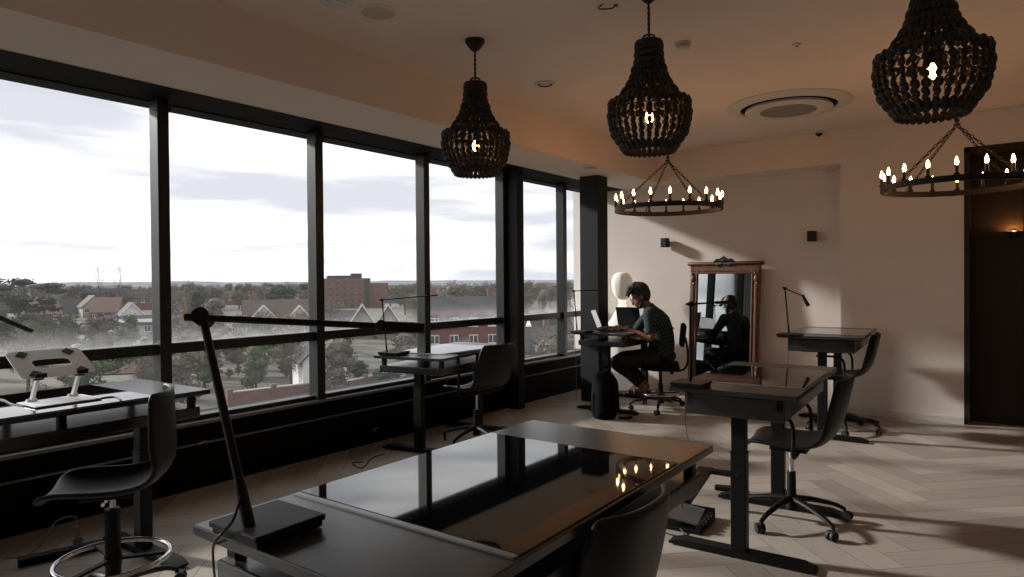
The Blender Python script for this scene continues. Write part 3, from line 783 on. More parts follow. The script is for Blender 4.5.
remesh(m, 'trousers', M['jeans'], man, .010, 3)
# hair: full crown, swept fringe, nape
m = MB(); m.ball(hp(.030, 0, .048), .108, (1.0, .84, .95), 18)
m.ball(hp(.07, 0, -.02), .07, (.75, 1.05, 1.25), 14); m.ball(hp(-.045, .01, .095), .05, (1.2, 1.45, .75), 12)
for s in (-1, 1): m.ball(hp(.03, s*.066, -.005), .036, (1, .55, 1.5), 10)
for k in range(90):
    a = random.uniform(-1, 1); b = random.uniform(0, 1)
    q = hp(-.095+.17*b, a*.078*(1-.3*abs(b-.5)), .112+.045*math.sin(b*PI)-.05*a*a+random.uniform(-.008, .010))
    dr = HR @ V((-.05, a*.03, -.016+.02*random.random())); m.tube([q+dr*-.4, q+dr*.3, q+dr*.9], [.006, .012, .005], 5)
for k in range(26):
    a = random.uniform(-1, 1); q = hp(-.085, a*.06, .098-.02*a*a); m.tube([q, q+HR @ V((-.025, a*.01, -.008)), q+HR @ V((-.038, a*.014, -.034))], [.012, .011, .005], 5)
remesh(m, 'hair', M['hair'], man, .005, 0)
m = MB(); m.ball(hp(-.058, 0, -.105), .036, (1.05, 1.1, .62), 12)
for s in (-1, 1): m.tube([hp(-.0, s*.07, -.03), hp(-.02, s*.064, -.075), hp(-.06, s*.035, -.108)], [.01, .016, .018], 8, smooth=3)
remesh(m, 'beard', M['hair'], man, .006, 1)
m = MB()
for s in (-1, 1):
    m.tube([hp(-.113, s*.034, .012)+HR @ V((0, .024*math.cos(g), .018*math.sin(g))) for g in (2*PI*j/14 for j in range(14))], .002, 6, closed=True)
    m.cyl(hp(-.110, s*.058, .016), hp(.01, s*.085, .012), .002, n=6)
m.cyl(hp(-.114, -.012, .014), hp(-.114, .012, .014), .002, n=6); m.build('glasses', M['steel'], man)
m = MB(); w = wr[1]*.9+el[1]*.1; m.tube([w-(wr[1]-el[1]).normalized()*.012, w+(wr[1]-el[1]).normalized()*.012], .0315, 16); m.build('wristwatch', M['chrome'], man, label='pale wristwatch')
for i in (0, 1):
    a = an[i]; m = MB(); z = a.z-.075
    m.prism([(.06, -.03), (.06, .03), (-.05, .045), (-.2, .04), (-.215, 0), (-.2, -.035), (-.05, -.035)], lambda u, w: V((a.x+u, a.y+w, z-.012)), lambda u, w: V((a.x+u, a.y+w, z+.01)))
    m.tube([V((a.x-.09, a.y+.04*math.cos(g), z+.008+.052*math.sin(g))) for g in (PI*j/10 for j in range(11))], .012, 6); m.tube([V((a.x-.155, a.y+.042*math.cos(g), z+.008+.036*math.sin(g))) for g in (PI*j/10 for j in range(11))], .010, 6)
    m.build('sandal', M['sandal'], man, label='brown strappy sandal')

ZD = .852
def laptop(label, c, rz, ang, w=.32, d=.22, lit=True, grp='laptops'):
    t = thing('laptop', label, 'laptop', (c[0], c[1], ZD), rz, grp)
    MB().box((0, d/2, .010), (w, d, .016), bev=.004).build('keyboard_base', M['laptop'], t)
    k = MB()
    for r_ in range(5):
        for q in range(12): k.box((-w*.43+q*w*.078, d*.86-r_*.022, .0195), (w*.066, .018, .003))
    k.build('keys', M['key'], t)
    MB().box((0, d*.22, .0186), (.09, .05, .001)).build('trackpad', M['offscreen'], t)
    R = Euler((ang, 0, 0)).to_matrix(); o = V((0, d-.0, .018)); c_ = R @ V((0, 0, d/2))
    lid = MB().box(o+c_, (w, .007, d), R, .002).build('lid', M['laptop'], t)
    MB().box(o+c_+R @ V((0, -.0045, .004)), (w-.016, .002, d-.024), R).build('screen', M['screen'] if lit else M['offscreen'], lid)
    return t
la = onz(600, 330, ZD)
laptop('open laptop with a lit screen seen edge-on under the man\'s hands', (-3.40, 6.50), HX+.36, -.36, .31, .22)
laptop('open laptop at the far end of the desk, its dark lid toward us', (-3.57, 7.31), PI-.05, -.25, .31, .22, lit=False)

# backpack leaning by the desk leg
bp = thing('backpack', 'black backpack standing on the floor against the pillar', 'backpack', (-3.33, 6.02, 0), .45)
m = MB()
for (z, w, d_) in (): pass
m.tube([(0, 0, .0), (0, 0, .06), (0, .005, .2), (0, .01, .34), (0, .015, .43), (0, .02, .47)], [.17, .205, .205, .19, .15, .07], 18, smooth=3, flat=.66)
remesh(m, 'main_bag', M['cloth'], bp, .012, 2)
m = MB().box((0, -.115, .16), (.24, .06, .22), bev=.028, seg=3); m.build('front_pocket', M['cloth'], bp)
MB().tube([(-.05, .03, .45), (-.03, .035, .505), (.03, .035, .505), (.05, .03, .45)], .009, 8, smooth=4).build('grab_handle', M['cloth'], bp)
for s in (-1, 1): MB().tube([(s*.07, .07, .43), (s*.12, .15, .34), (s*.13, .15, .2), (s*.14, .10, .08), (s*.15, .06, .05)], .014, 8, smooth=4, flat=.5).build('shoulder_strap', M['cloth'], bp)
MB().tube([(.15, -.06, .012), (.2, -.09, .010), (.26, -.07, .016), (.28, -.06, .012)], [.012, .011, .014, .010], 8, smooth=4).build('loose_strap', M['cloth'], bp)
MB().tube([(-.11, -.145, .23), (0, -.152, .25), (.11, -.145, .23)], .004, 6, smooth=4).build('zip', M['steel'], bp)

# silver laptop stand on the left desk
b = onz(60, 402, .863)
t = thing('laptop_stand', 'silver perforated laptop stand on the desk at the left window', 'laptop stand', (b.x, b.y, .86), .05)
LX = lambda p: Matrix.Rotation(-.05, 3, 'Z') @ (V(p)-V((b.x, b.y, .86)))
MB().box((0, 0, .009), (.20, .27, .005), bev=.002).build('base_plate', M['alu'], t)
lo1, lo2 = LX(onx(28, 379, b.x+.03)), LX(onx(106, 371.5, b.x+.03))
up1, up2 = LX(onx(10, 352.5, b.x-.17)), LX(onx(92, 347, b.x-.17))
z0 = (lo1.z+lo2.z)/2; z1 = (up1.z+up2.z)/2
yc0, yc1 = (lo1.y+lo2.y)/2, (up1.y+up2.y)/2
a0 = V((lo1.x, 0, z0)); a1 = V((up1.x, 0, z1)); e = (a1-a0); Lp = e.length; u = e.normalized(); nrm = V((u.z, 0, -u.x))
if nrm.z < 0: nrm = -nrm
hw = (lo2.y-lo1.y)/2*.98
def pl(v, s, k=0): return a0+u*v*Lp+V((0, s*hw, 0))+nrm*k
m = MB(); bmv = m.bm
def slab_hole():
    n = 28; out, inn = [], []
    for k in range(n):
        a = 2*PI*k/n; cx, cy = math.cos(a), math.sin(a); e_ = lambda q, p: math.copysign(abs(q)**p, q)
        out.append((.5+.5*e_(cy, .22), e_(cx, .22))); inn.append((.5+.17*e_(cy, .55), .50*e_(cx, .55)))
    lay = []
    for kz in (-.0025, .0025): lay.append(([bmv.verts.new(pl(v, s, kz)) for v, s in out], [bmv.verts.new(pl(v, s, kz)) for v, s in inn]))
    (o0, i0), (o1, i1) = lay
    for k in range(n):
        j = (k+1) % n
        bmv.faces.new((o0[k], o0[j], i0[j], i0[k])); bmv.faces.new((o1[j], o1[k], i1[k], i1[j]))
        bmv.faces.new((o0[j], o0[k], o1[k], o1[j])); bmv.faces.new((i0[k], i0[j], i1[j], i1[k]))
slab_hole(); m.build('top_plate', M['alu'], t)
for v, s in ((.12, -.62), (.12, .62), (.86, -.62), (.86, .62)):
    A, B = pl(v+.07, s+.08*(1 if s < 0 else -1), .005), pl(v-.07, s-.08*(1 if s < 0 else -1), .005)
    MB().bar(A, B, .036, .006, up=tuple(nrm), bev=.002).build('rubber_pad', M['rubber'], t)
for s in (-.55, .55):
    MB().bar((-.075, s*hw*1.0, .012), pl(.12, s, -.012), .022, .012, up=(0, 1, 0)).cyl((-.075, s*hw-.02, .014), (-.075, s*hw+.02, .014), .010).build('support_arm', M['alu'], t)
    MB().cyl(pl(.08, s-.12, -.012), pl(.08, s+.12, -.012), .010).build('hinge', M['rubber'], t); MB().box(pl(.0, s, .012), (.008, .045, .02)).build('front_stop', M['rubber'], t)
cb = MB().tube([onz(x, y, .866) for x, y in ((-30, 398), (0, 399), (12, 404), (24, 406))], .0035, 6, smooth=5)
tag(cb.build('cable', M['rubber']), 'thin black cable lying left of the silver laptop stand', 'cable')
cb = MB().tube([onz(x, y, .866) for x, y in ((96, 399), (108, 397), (116, 397), (121, 400))], .0035, 6, smooth=5)
tag(cb.build('cable', M['rubber']), 'short black cable end lying right of the silver laptop stand', 'cable')

# power strip under the left desk
c = onz(66, 556, 0)
t = thing('power_strip', 'black floor power strip with a grey plug under the left desk', 'power strip', (c.x, c.y, 0), PI/2-.25)
MB().box((0, 0, .02), (.40, .06, .04), bev=.006).build('housing', M['steel'], t)
for k in range(4): MB().box((-.14+k*.09, 0, .041), (.045, .045, .004), bev=.0015).build('socket', M['rubber'], t)
pg = MB().box((.05, 0, .065), (.045, .05, .05), bev=.008).cyl((.05, 0, .09), (.05, 0, .14), .016, .012).build('plug', M['plug'], t, label='grey plug')
MB().tube([(.05, 0, .14), (.04, .02, .19), (-.04, .02, .18), (-.12, .03, .06), (-.2, .05, .03), (-.32, .05, .08), (-.42, .06, .25), (-.36, .06, .42), (-.42, .07, .6), (-.44, .1, .735)], .004, 6, smooth=6).build('power_cord', M['plug'], t)

# cable box on the floor by the right desk
c = onz(686, 525, 0)
t = thing('cable_box', 'open black cable tray with adapters on the floor by the right desk', 'cable tray', (c.x-.02, c.y+.03, 0), .08)
m = MB(); m.box((0, 0, .012), (.27, .30, .024), bev=.005); m.box((0, .14, .04), (.27, .012, .05)); m.box((-.13, 0, .035), (.012, .30, .04)); m.build('tray', M['steel'], t)
MB().box((-.0, -.01, .062), (.20, .24, .012), Euler((.06, .14, .1)).to_matrix(), bev=.003).build('lid', M['trimgrey'], t, label='dark grey loose lid')
for k in range(5): MB().box((.115, -.10+k*.05, .035), (.03, .032, .03), bev=.005).build('adapter', M['rubber'], t)
m = MB()
for k in range(4): m.cyl((.131, -.085+k*.05, .04), (.134, -.085+k*.05, .04), .006)
m.build('connector_tips', M['alu'], t)
MB().tube([(-.1, -.1, .03), (-.12, -.18, .006), (.02, -.23, .004), (.06, -.19, .005), (.02, -.15, .02)], .004, 6, smooth=6).build('cord', M['rubber'], t)
MB().tube([(-.02, .02, .065), (-.03, .04, .2), (-.02, .05, .3)], .003, 6, smooth=4).build('riser_cord', M['rubber'], t)
# adapter lying on the floor under the right desk, floor cables by the window wall
c = onz(724, 490, 0)
t = thing('adapter', 'small black adapter lying on the floor beside the right desk leg', 'adapter', (c.x, c.y, 0), .3)
MB().box((0, 0, .014), (.12, .06, .028), bev=.008).build('housing', M['rubber'], t); MB().tube([(.06, 0, .012), (.1, .02, .006), (.16, .0, .005)], .004, 6, smooth=4).build('lead', M['rubber'], t)
cb = MB().tube([onz(x, y, .006) for x, y in ((362, 462), (352, 463), (362, 468), (372, 458), (384, 454))], .004, 6, smooth=6)
tag(cb.build('cable', M['rubber']), 'thin black cable curling on the floor below the window desk', 'cable')
for (px, py, lab) in ((200, 443, 'small chrome door catch low on the black wall left of the big lamp'), (374, 429, 'small chrome latch low on the black wall behind the window desk')):
    c = onx(px, py, -4.44); t = thing('wall_latch', lab, 'latch', (c.x, c.y, c.z), 0, 'chrome latches')
    MB().box((.003, 0, 0), (.006, .05, .035), bev=.002).build('plate', M['steel'], t); MB().tube([(.006, -.03, -.01), (.025, -.02, .0), (.025, .03, .015)], .006, 8, smooth=4).build('lever', M['chrome'], t, label='chrome lever')

# ---------------------------------------------------------------- outdoors
ZG = -11.0
def G(px, D, z=ZG): 
    p = FWD*D + RGT*((px-512)/F*D); return V((p.x, p.y, z))
def hz(px): return 277+(1010-px)*.0089
def HT(px, py, D): return (hz(px)-py)/F*D + EYE.z - ZG       # height above the ground that reaches image row py
m = MB(); m.box((-1500, 1200, ZG-.5), (4600, 4600, 1)); o = m.build('ground', X['ground'], None, 0); o['kind'] = 'structure'
# distant hills and woodland ridges
def ridge(name, D, base, amp, mtl, thick, seed, px0=-700, px1=1300, n=160):
    r = random.Random(seed); m = MB(); ph = [r.uniform(0, 6) for _ in range(6)]
    tops = []
    for k in range(n+1):
        px = px0+(px1-px0)*k/n
        h = base+amp*(.5*math.sin(k*.11+ph[0])+.3*math.sin(k*.29+ph[1])+.2*math.sin(k*.7+ph[2]))+amp*.25*r.uniform(-1, 1)
        tops.append((px, h))
    rows = []
    for px, h in tops:
        a = G(px, D); b = G(px, D+thick)
        rows.append([m.bm.verts.new(a), m.bm.verts.new(a+(b-a)*.35+V((0, 0, h))), m.bm.verts.new(a+(b-a)*.6+V((0, 0, h*.97))), m.bm.verts.new(b)])
    for A, B in zip(rows, rows[1:]):
        for k in range(3): m.bm.faces.new((A[k], B[k], B[k+1], A[k+1]))
    o = m.build(name, mtl, None, 0); o['kind'] = 'structure'; return o
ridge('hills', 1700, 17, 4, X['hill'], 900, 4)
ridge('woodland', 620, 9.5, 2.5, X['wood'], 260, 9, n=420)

def tree_mesh(kind, seed):
    """unit tree: height 1, base at origin"""
    r = random.Random(seed); t = MB(); l = MB()
    if kind == 'bare':
        def br(p, d, L, rad, lv):
            q = p+d*L; t.tube([p, (p+q)/2+V((r.uniform(-1, 1), r.uniform(-1, 1), 0))*L*.06, q], [rad, rad*.8, rad*.6], 4)
            if lv == 0: return
            for _ in range(3 if lv > 1 else 4):
                nd = (d+V((r.uniform(-1, 1), r.uniform(-1, 1), r.uniform(-.2, .7)))*.62).normalized(); br(q if r.random() < .6 else p+d*L*r.uniform(.5, .95), nd, L*r.uniform(.6, .85), rad*.55, lv-1)
        br(V((0, 0, 0)), V((0, 0, 1)), .34, .014, 4)
        return t, None
    nt = dict(ever=.12, bush=.02, twig=.25, cypress=.03, cedar=.3)[kind]
    t.tube([(0, 0, 0), (.01, 0, nt+.15), (0, .01, .7)], [.028, .022, .006], 6)
    lumps = []
    n = dict(ever=16, bush=12, twig=16, cypress=9, cedar=13)[kind]
    for k in range(n):
        if kind == 'cypress': z = .08+.84*k/n; lumps.append((V((r.uniform(-.03, .03), r.uniform(-.03, .03), z)), V((.13, .13, .12))*(1.05-.6*(k/n)**2)))
        elif kind == 'cedar': a = r.uniform(0, 6.3); q = r.uniform(.05, .42); z = r.uniform(.35, .93); lumps.append((V((q*math.cos(a), q*math.sin(a), z)), V((.2, .2, .07))))
        else:
            a = r.uniform(0, 6.3); z = r.uniform(nt+.1, .86); q = r.uniform(0, .30)*(1 if kind != 'ever' else 1.1-z*.8)
            lumps.append((V((q*math.cos(a), q*math.sin(a), z)), V((1, 1, .85))*r.uniform(.12, .2)))
    nl = dict(ever=95, bush=90, twig=110, cypress=130, cedar=110)[kind]
    for c, s in lumps:
        for _ in range(nl):
            v = V((r.gauss(0, 1), r.gauss(0, 1), r.gauss(0, 1))).normalized()*r.uniform(.55, 1.05); p = c+V((v.x*s.x, v.y*s.y, v.z*s.z))
            if p.z < .01: continue
            a = V((r.uniform(-1, 1), r.uniform(-1, 1), r.uniform(-1, 1))).normalized(); b = a.orthogonal().normalized()
            if kind == 'twig': w, h = .0035, .055
            else: w, h = .017, .028
            l.bm.faces.new([l.bm.verts.new(q) for q in (p-b*w-a*h*.5, p+b*w-a*h*.3, p+b*w*.6+a*h*.6, p-b*w+a*h*.4)])
        if kind != 'twig': l.ico(c, 1, s*.72, 1)
    return t, l
TM = {}
def plant(kind, px, D, top, label, group, leaf='ever', w=1.0, z=ZG):
    key = (kind, leaf, random.randrange(3) if kind in ('twig', 'ever', 'bush') else 0)
    p = G(px, D, z); h = top
    if key not in TM:
        t, l = tree_mesh(kind, hash(key[2])+len(kind)*7)
        to = t.build('trunk', X['trunk'], None, 0); lo = l.build('foliage', X[leaf], None, 0, norm=False) if l else None
        TM[key] = (to.data, lo.data if lo else None)
        bpy.data.objects.remove(to); 
        if lo: bpy.data.objects.remove(lo)
    nm = {'ever': 'evergreen_tree', 'bush': 'shrub', 'twig': 'winter_tree', 'bare': 'bare_tree', 'cypress': 'conifer_tree', 'cedar': 'cedar_tree'}[kind]
    o = thing(nm, label, 'shrub' if kind == 'bush' else 'tree', p, random.uniform(0, 6.3), group); o.scale = (h*w, h*w, h)
    a, b = TM[key]
    for n_, d_ in (('trunk', a), ('foliage' if kind != 'twig' else 'twigs', b)):
        if d_: c = bpy.data.objects.new(n_, d_); COL.objects.link(c); c.parent = o
    return o
def house(label, px, D, w, d, ztop, ridge_h, wallm, roofm, yaw=0, chim=1, rows=1, cols=3, gable=False, group='houses beyond the windows', barge=None, cat='house', roofname='roof'):
    """ridge along local x, front faces local -y; yaw is measured from facing the room"""
    p = G(px, D); t = thing('house', label, cat, p, math.atan2(-p.y, -p.x)+PI/2+yaw, group)
    eh = ztop-ridge_h
    if gable:     # gable end faces the viewer: ridge along local y
        pr = [(-w/2, 0), (w/2, 0), (w/2, eh), (0, ztop-.15), (-w/2, eh)]
        MB().prism(pr, lambda u, v: V((u, -d/2, v)), lambda u, v: V((u, d/2, v))).build('walls', wallm, t, 0)
        m = MB()
        for s in (-1, 1):
            m.prism([(0, ztop), (s*(w/2+.5), eh-.35), (s*(w/2+.5), eh-.6), (0, ztop-.3)], lambda u, v: V((u, -d/2-.4, v)), lambda u, v: V((u, d/2+.4, v)))
        m.build(roofname, roofm, t, 0)
        if barge:
            m = MB()
            for s in (-1, 1): m.prism([(0, ztop+.15), (s*(w/2+.6), eh-.3), (s*(w/2+.6), eh-.75), (0, ztop-.35)], lambda u, v: V((u, -d/2-.6, v)), lambda u, v: V((u, -d/2-.42, v)))
            m.build('bargeboard', barge, t, 0)
    else:
        pr = [(-d/2, 0), (d/2, 0), (d/2, eh), (0, ztop-.15), (-d/2, eh)]
        MB().prism(pr, lambda u, v: V((-w/2, u, v)), lambda u, v: V((w/2, u, v))).build('walls', wallm, t, 0)
        m = MB()
        for s in (-1, 1): m.prism([(0, ztop), (s*(d/2+.5), eh-.35), (s*(d/2+.5), eh-.6), (0, ztop-.3)], lambda u, v: V((-w/2-.3, u, v)), lambda u, v: V((w/2+.3, u, v)))
        m.build(roofname, roofm, t, 0)
    for k in range(chim):
        x = (-.38+.76*k/max(1, chim-1))*w if chim > 1 else w*.3
        y = d*.05 if not gable else d*.1; zc = ztop if not gable else ztop-abs(x)/(w/2)*ridge_h
        m = MB().box((x, y, zc+.2), (.9, .7, 2.0)); m.cyl((x-.2, y, zc+1.2), (x-.2, y, zc+1.6), .14, n=6); m.cyl((x+.2, y, zc+1.2), (x+.2, y, zc+1.6), .14, n=6); m.build('chimney', X['brick'], t, 0)
    for r_ in range(rows):
        for q in range(cols):
            x = -w/2+(q+.5)*w/cols; z = eh-1.6-r_*2.9
            f = MB().box((x, -d/2-.04, z), (1.5, .16, 1.5)).box((x, -d/2-.06, z-.8), (1.7, .2, .12)).build('window', X['xframe'], t, 0)
            m = MB()
            for s in (-1, 1): m.box((x+s*.36, -d/2-.13, z), (.56, .03, 1.2))
            m.build('panes', X['xwin'], f, 0)
    return t
W_, R_ = X['render'], X['roofr']
house('red-tiled house among dark trees seen above the laptop stand', 38, 230, 11, 9, HT(38, 301, 230), 4.5, X['brick'], X['roofr'], .3)
house('dark-roofed house right of the red-tiled house in the left bay', 69, 252, 10, 9, HT(68, 301, 235), 5, X['render'], X['roofd'], -.2)
house('pale gabled house in the left bay under the bare trees', 92, 250, 8, 9, HT(92, 296, 250), 4, X['greyw'], X['roofb'], .2, gable=True)
house('brown-roofed house between the pale gables in the left bay', 108, 245, 9, 9, HT(108, 298, 245), 5, X['brick'], X['roofr'], -.3)
house('white steep-gabled house left of the first window mullion', 130, 215, 8.5, 10, HT(130, 303, 215), 5, X['render'], X['roofd'], .1, gable=True, cols=1, barge=X['xframe'])
house('flat-looking grey house lower down beside the first mullion', 140, 165, 12, 8, HT(140, 316, 165), 1.5, X['greyw'], X['roofd'], 0, cols=4)
house('long dark slate terrace below the horizon in the left bay', 88, 330, 34, 10, HT(88, 289.5, 330), 4, X['brick'], X['roofd'], .05, chim=4, cols=9)
house('dark slate terrace at right of the left bay below the horizon', 140, 320, 20, 10, HT(140, 290, 320), 4, X['brick'], X['roofd'], -.1, chim=3, cols=6)
house('brown-roofed wide house with white front gables in the second bay', 282, 175, 19, 11, HT(282, 300, 175), 6, X['render'], X['roofb'], .05, chim=2, cols=6)
house('small white front gable at left of the wide brown-roofed house', 263, 165, 6, 5, HT(263, 305.5, 167), 3.4, X['render'], X['roofb'], .05, chim=0, gable=True, cols=2, barge=X['xframe'])
house('small white front gable at right of the wide brown-roofed house', 299, 165, 5.5, 5, HT(299, 305.5, 167), 3.4, X['render'], X['roofb'], .05, chim=0, gable=True, cols=1, barge=X['xframe'])
house('left of two tile-hung gables with white bargeboards in front of the tower', 362, 150, 4.7, 9, HT(362, 304, 150), 4.0, X['tilew'], X['roofb'], 0, chim=0, gable=True, cols=1, barge=X['xframe'])
house('right of two tile-hung gables with white bargeboards in front of the tower', 388, 150, 4.7, 9, HT(388, 304, 150), 4.0, X['tilew'], X['roofb'], 0, chim=0, gable=True, cols=1, barge=X['xframe'])
house('low brick row with white windows under the tower block', 338, 190, 16, 8, HT(338, 311, 190), 2.5, X['brick'], X['roofd'], 0, chim=2, cols=6)
house('red brick terrace with white windows beyond the window desk', 462, 116, 13, 8, HT(462, 297, 116), 2.6, X['brickt'], X['roofd'], .06, chim=2, rows=3, cols=4)
house('pale row of flats with tall white windows among the grey woods', 462, 290, 30, 10, HT(462, 293, 290), 3, X['tilew'], X['roofb'], 0, chim=3, rows=2, cols=9)
house('pale house low in the bay right of the grey fin', 533, 105, 7, 8, HT(533, 327, 105), 3.2, X['greyw'], X['roofd'], .15, chim=1, cols=2, rows=2)
house('grey-roofed house behind the pale house right of the grey fin', 548, 150, 9, 9, HT(548, 313, 150), 4, X['render'], X['roofd'], .3, chim=1, cols=2)
house('brick shed with red roof low at left behind the left desk', 75, 48, 6, 5, HT(75, 424, 48), 1.6, X['brick'], X['roofr'], .35, chim=0, cols=2)
house('red-roofed house low behind the far left desk', 138, 95, 9, 8, HT(138, 357, 95), 3.4, X['brick'], X['roofr'], -.2, chim=1, cols=2)
house('white-walled house behind the second mullion below the transom', 318, 80, 5, 7, HT(318, 335, 80), 2.6, X['render'], X['roofd'], .2, chim=0, cols=1, gable=True)
# tower block
p = G(350, 330); t = thing('tower_block', 'big brown brick apartment block rising above the horizon', 'building', p, math.atan2(-p.y, -p.x)+PI/2+.12)
h = HT(350, 279, 330)
MB().box((-3, 0, h/2), (24, 14, h)).build('main_wing', X['brickd'], t, 0); MB().box((13, 1, (h-2.4)/2), (10, 12, h-2.4)).build('side_wing', X['brickd'], t, 0)
m = MB(); m.box((-4, 0, h+.7), (14, 8, 1.4)); m.box((3, 0, h+1.2), (5, 5, 2.4)); m.build('roof_plant', X['roofd'], t, 0)
for r_ in range(5):
    for q in range(7):
        x = -13.4+q*3.4; z = h-2-r_*2.9
        f = MB().box((x, -7.03, z), (1.7, .14, 1.3)).build('window', X['tilew'], t, 0); MB().box((x, -7.12, z), (1.5, .04, 1.1)).build('panes', X['xwin'], f, 0)
MB().box((7.2, -7.1, h/2), (2.2, .6, h*.98)).build('stair_strip', X['roofd'], t, 0)
# low garden walls and the road below the windows
def wall(label, px0, D0, px1, D1, hh):
    a, b_ = G(px0, D0), G(px1, D1); t = thing('garden_wall', label, 'wall', (a+b_)/2, math.atan2((b_-a).y, (b_-a).x), 'garden walls')
    L = (b_-a).length
    MB().box((0, 0, hh/2), (L, .35, hh)).build('brickwork', X['brick'], t, 0); MB().box((0, 0, hh+.06), (L+.1, .45, .12)).build('coping', X['greyw'], t, 0)
    for s in (-.5, 0, .5): MB().box((s*L, 0, hh/2+.2), (.55, .55, hh+.4)).build('pier', X['brick'], t, 0)
wall('red brick garden wall low in the second bay', 228, 66, 312, 72, 1.5)
wall('second red brick wall in front of it, lower in the second bay', 235, 58, 300, 64, 1.1)
wall('red brick garden wall low in the third bay', 328, 72, 395, 84, 1.2)
m = MB(); a = G(-150, 62, ZG+.05)
pts = [(-200, 58), (60, 52), (230, 53), (330, 60), (430, 70), (560, 84)]
vs = [[m.bm.verts.new(G(x, D-5, ZG+.06)), m.bm.verts.new(G(x, D+5, ZG+.06))] for x, D in pts]
for A, B in zip(vs, vs[1:]): m.bm.faces.new((A[0], B[0], B[1], A[1]))
o = m.build('road', X['road'], None, 0); o['kind'] = 'structure'

plant('cedar', 18, 190, HT(18, 278, 190), 'big dark cedar tree at the left edge of the view', None, 'ever', 1.15)
plant('cedar', 44, 205, HT(44, 283, 205), 'dark spreading tree just right of the big cedar', None, 'ever', 1.0)
plant('bare', 100, 285, HT(100, 263, 285)*1.1, 'tall bare tree on the skyline, left of a pair', None, w=.5)
plant('bare', 117, 287, HT(117, 263, 287)*1.1, 'tall bare tree on the skyline, right of a pair', None, w=.5)
plant('cypress', 196, 165, HT(196, 288, 165), 'dark conifer left of the big lamp joint', None, 'ever', .95)
plant('cypress', 184, 160, HT(184, 294, 160), 'rust-coloured slim tree against the dark conifer', None, 'rust', .55)
plant('bush', 255, 74, HT(255, 343, 74), 'large green shrub low in the second bay', None, 'bush', 1.0)
plant('bush', 345, 88, HT(345, 342, 88), 'green shrub low in the third bay left of the window desk', None, 'bush', 1.0)
plant('twig', 290, 78, HT(290, 338, 78), 'grey leafless tree low in the second bay right of the green shrub', None, 'twig', .9)
for px, D, py in ((8, 120, 315), (28, 125, 312), (46, 118, 318), (66, 122, 314), (84, 118, 320), (100, 125, 322)):
    plant('ever' if px != 84 else 'bush', px, D, HT(px, py, D), 'dark bushy evergreen in the row above the laptop stand', 'evergreens above the laptop stand', 'ever' if px != 66 else 'bush', 1.1)
rr = random.Random(21)
bpy.context.view_layer.update()
TAKEN = []
for o in list(COL.objects):
    if o.parent is None and o.get('label') and o.location.x < -20:
        r_ = 4.0
        if o.name.startswith('house') or o.name.startswith('tower'):
            q = [c.matrix_world @ V(b) for c in kids(o) for b in c.bound_box]; r_ = max((V((p.x, p.y, 0))-V((o.location.x, o.location.y, 0))).length for p in q)
        TAKEN.append((o.location.x, o.location.y, r_))
def free(px, D, r_):
    p = G(px, D)
    if any(abs(p.x-x) < 20 and (p.x-x)**2+(p.y-y)**2 < (.8*(r_+q))**2 for x, y, q in TAKEN): return False
    TAKEN.append((p.x, p.y, r_)); return True
def scatter(n, D0, D1, ok, fn):
    k = 0
    for _ in range(n*30):
        if k >= n: break
        D = math.sqrt(rr.uniform(D0*D0, D1*D1)); px = rr.uniform(-70, 610)
        if ok(px, D) and fn(px, D): k += 1
def t_near(px, D):
    if not free(px, D, 2.6): return False
    top = rr.uniform(5, 8.5) if not 425 < px < 505 else 3.5
    plant(rr.choice(['twig', 'twig', 'bush', 'ever']), px, D, top, 'winter tree or shrub in the gardens close below the windows', 'garden trees below the windows', rr.choice(['twig', 'twig', 'bush']), rr.uniform(.9, 1.3)); return True
scatter(70, 62, 135, lambda px, D: not (340 < px < 404 and D > 100), t_near)
def t_low(px, D):
    if not free(px, D, 1.2): return False
    plant('bush', px, D, rr.uniform(1.2, 3.2), 'low winter shrub in the gardens below the windows', 'low garden shrubs', rr.choice(['twig', 'twig', 'bush', 'ever']), rr.uniform(1.2, 1.9)); return True
scatter(110, 50, 125, lambda px, D: (px > 160 or rr.random() < .4) and not (340 < px < 404 and D > 90), t_low)
def h_far(px, D):
    w_ = rr.uniform(8, 15)
    if not free(px, D, w_*.62): return False
    house('small distant house scattered among the grey trees', px, D, w_, 8.5, rr.uniform(6, 8.5), rr.uniform(2.5, 4), rr.choice([X['brick'], X['render'], X['greyw'], X['tilew'], X['tilew']]), rr.choice([X['roofd'], X['roofb'], X['roofb'], X['roofr']]), rr.uniform(-.8, .8), chim=1, cols=2, group='distant suburban houses'); return True
scatter(56, 200, 520, lambda px, D: not (318 < px < 392 and D < 350) and not (55 < px < 165 and D < 300), h_far)
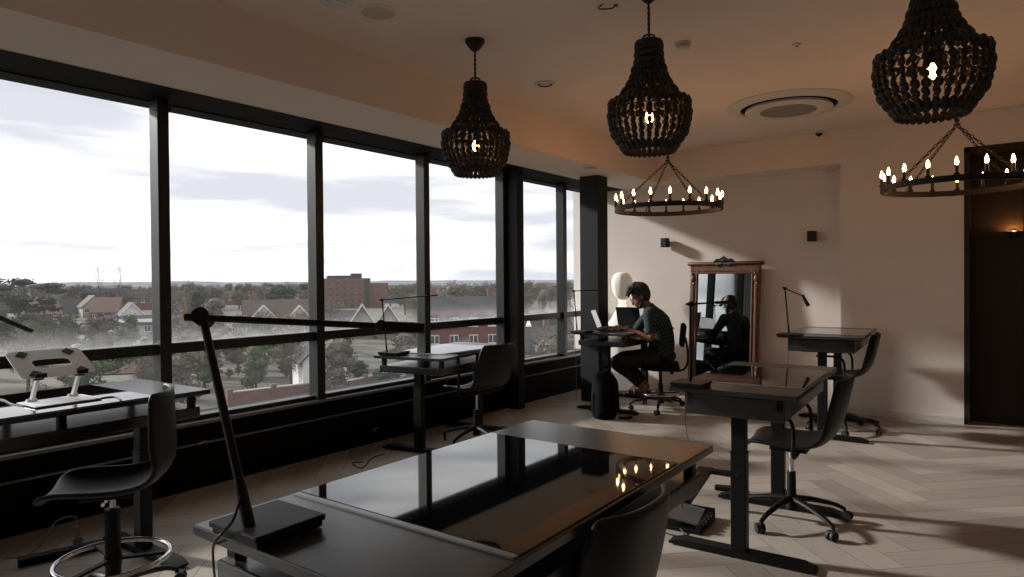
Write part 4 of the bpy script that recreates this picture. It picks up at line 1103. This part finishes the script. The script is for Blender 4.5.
def t_far(px, D):
    if not free(px, D, 4.2): return False
    plant(rr.choice(['twig', 'twig', 'ever']), px, D, rr.uniform(8, 13.5), 'grey-brown winter tree in the suburb toward the horizon', 'suburban trees', rr.choice(['twig', 'twig', 'twig', 'ever']), rr.uniform(.9, 1.4)); return True
scatter(245, 130, 480, lambda px, D: not (12 < px < 165 and 128 < D < 262) and not (340 < px < 404 and D < 155) and not (318 < px < 392 and 145 < D < 340) and not (250 < px < 312 and D < 165), t_far)

# --------------------------------------------------------------- sky and sun
w = bpy.data.worlds.new('overcast_sky'); SC.world = w; w.use_nodes = True; nt = w.node_tree; N = nt.nodes.new; L = nt.links.new
bg = nt.nodes['Background']; tcw = N('ShaderNodeTexCoord'); mp = N('ShaderNodeMapping'); mp.inputs['Scale'].default_value = (1.2, 1.2, 9)
L(tcw.outputs['Generated'], mp.inputs['Vector'])
n = N('ShaderNodeTexNoise'); n.inputs['Scale'].default_value = 1.7; n.inputs['Detail'].default_value = 5; n.inputs['Roughness'].default_value = .5; L(mp.outputs['Vector'], n.inputs['Vector'])
r = N('ShaderNodeValToRGB'); E_ = r.color_ramp.elements
E_[0].position = .40; E_[0].color = lin(194, 194, 203); E_[1].position = .56; E_[1].color = (1, .99, .97, 1)
L(n.outputs['Fac'], r.inputs['Fac']); L(r.outputs['Color'], bg.inputs['Color']); bg.inputs['Strength'].default_value = 1.5
sd = bpy.data.lights.new('sun', 'SUN'); so = bpy.data.objects.new('sun', sd); COL.objects.link(so)
sd.energy = 5.0; sd.angle = math.radians(4.0); sd.color = (1, .965, .93)
so.rotation_euler = V((1, .31, -.45)).to_track_quat('-Z', 'Y').to_euler(); so.location = (-20, 0, 20)

SC.view_settings.view_transform = 'Standard'; SC.view_settings.look = 'None'; SC.view_settings.gamma = 1; SC.view_settings.use_curve_mapping = False
SC.view_settings.exposure = 0.0
SC.cycles.max_bounces = 8; SC.cycles.transparent_max_bounces = 16; SC.cycles.diffuse_bounces = 5
SC.cycles.use_denoising = True
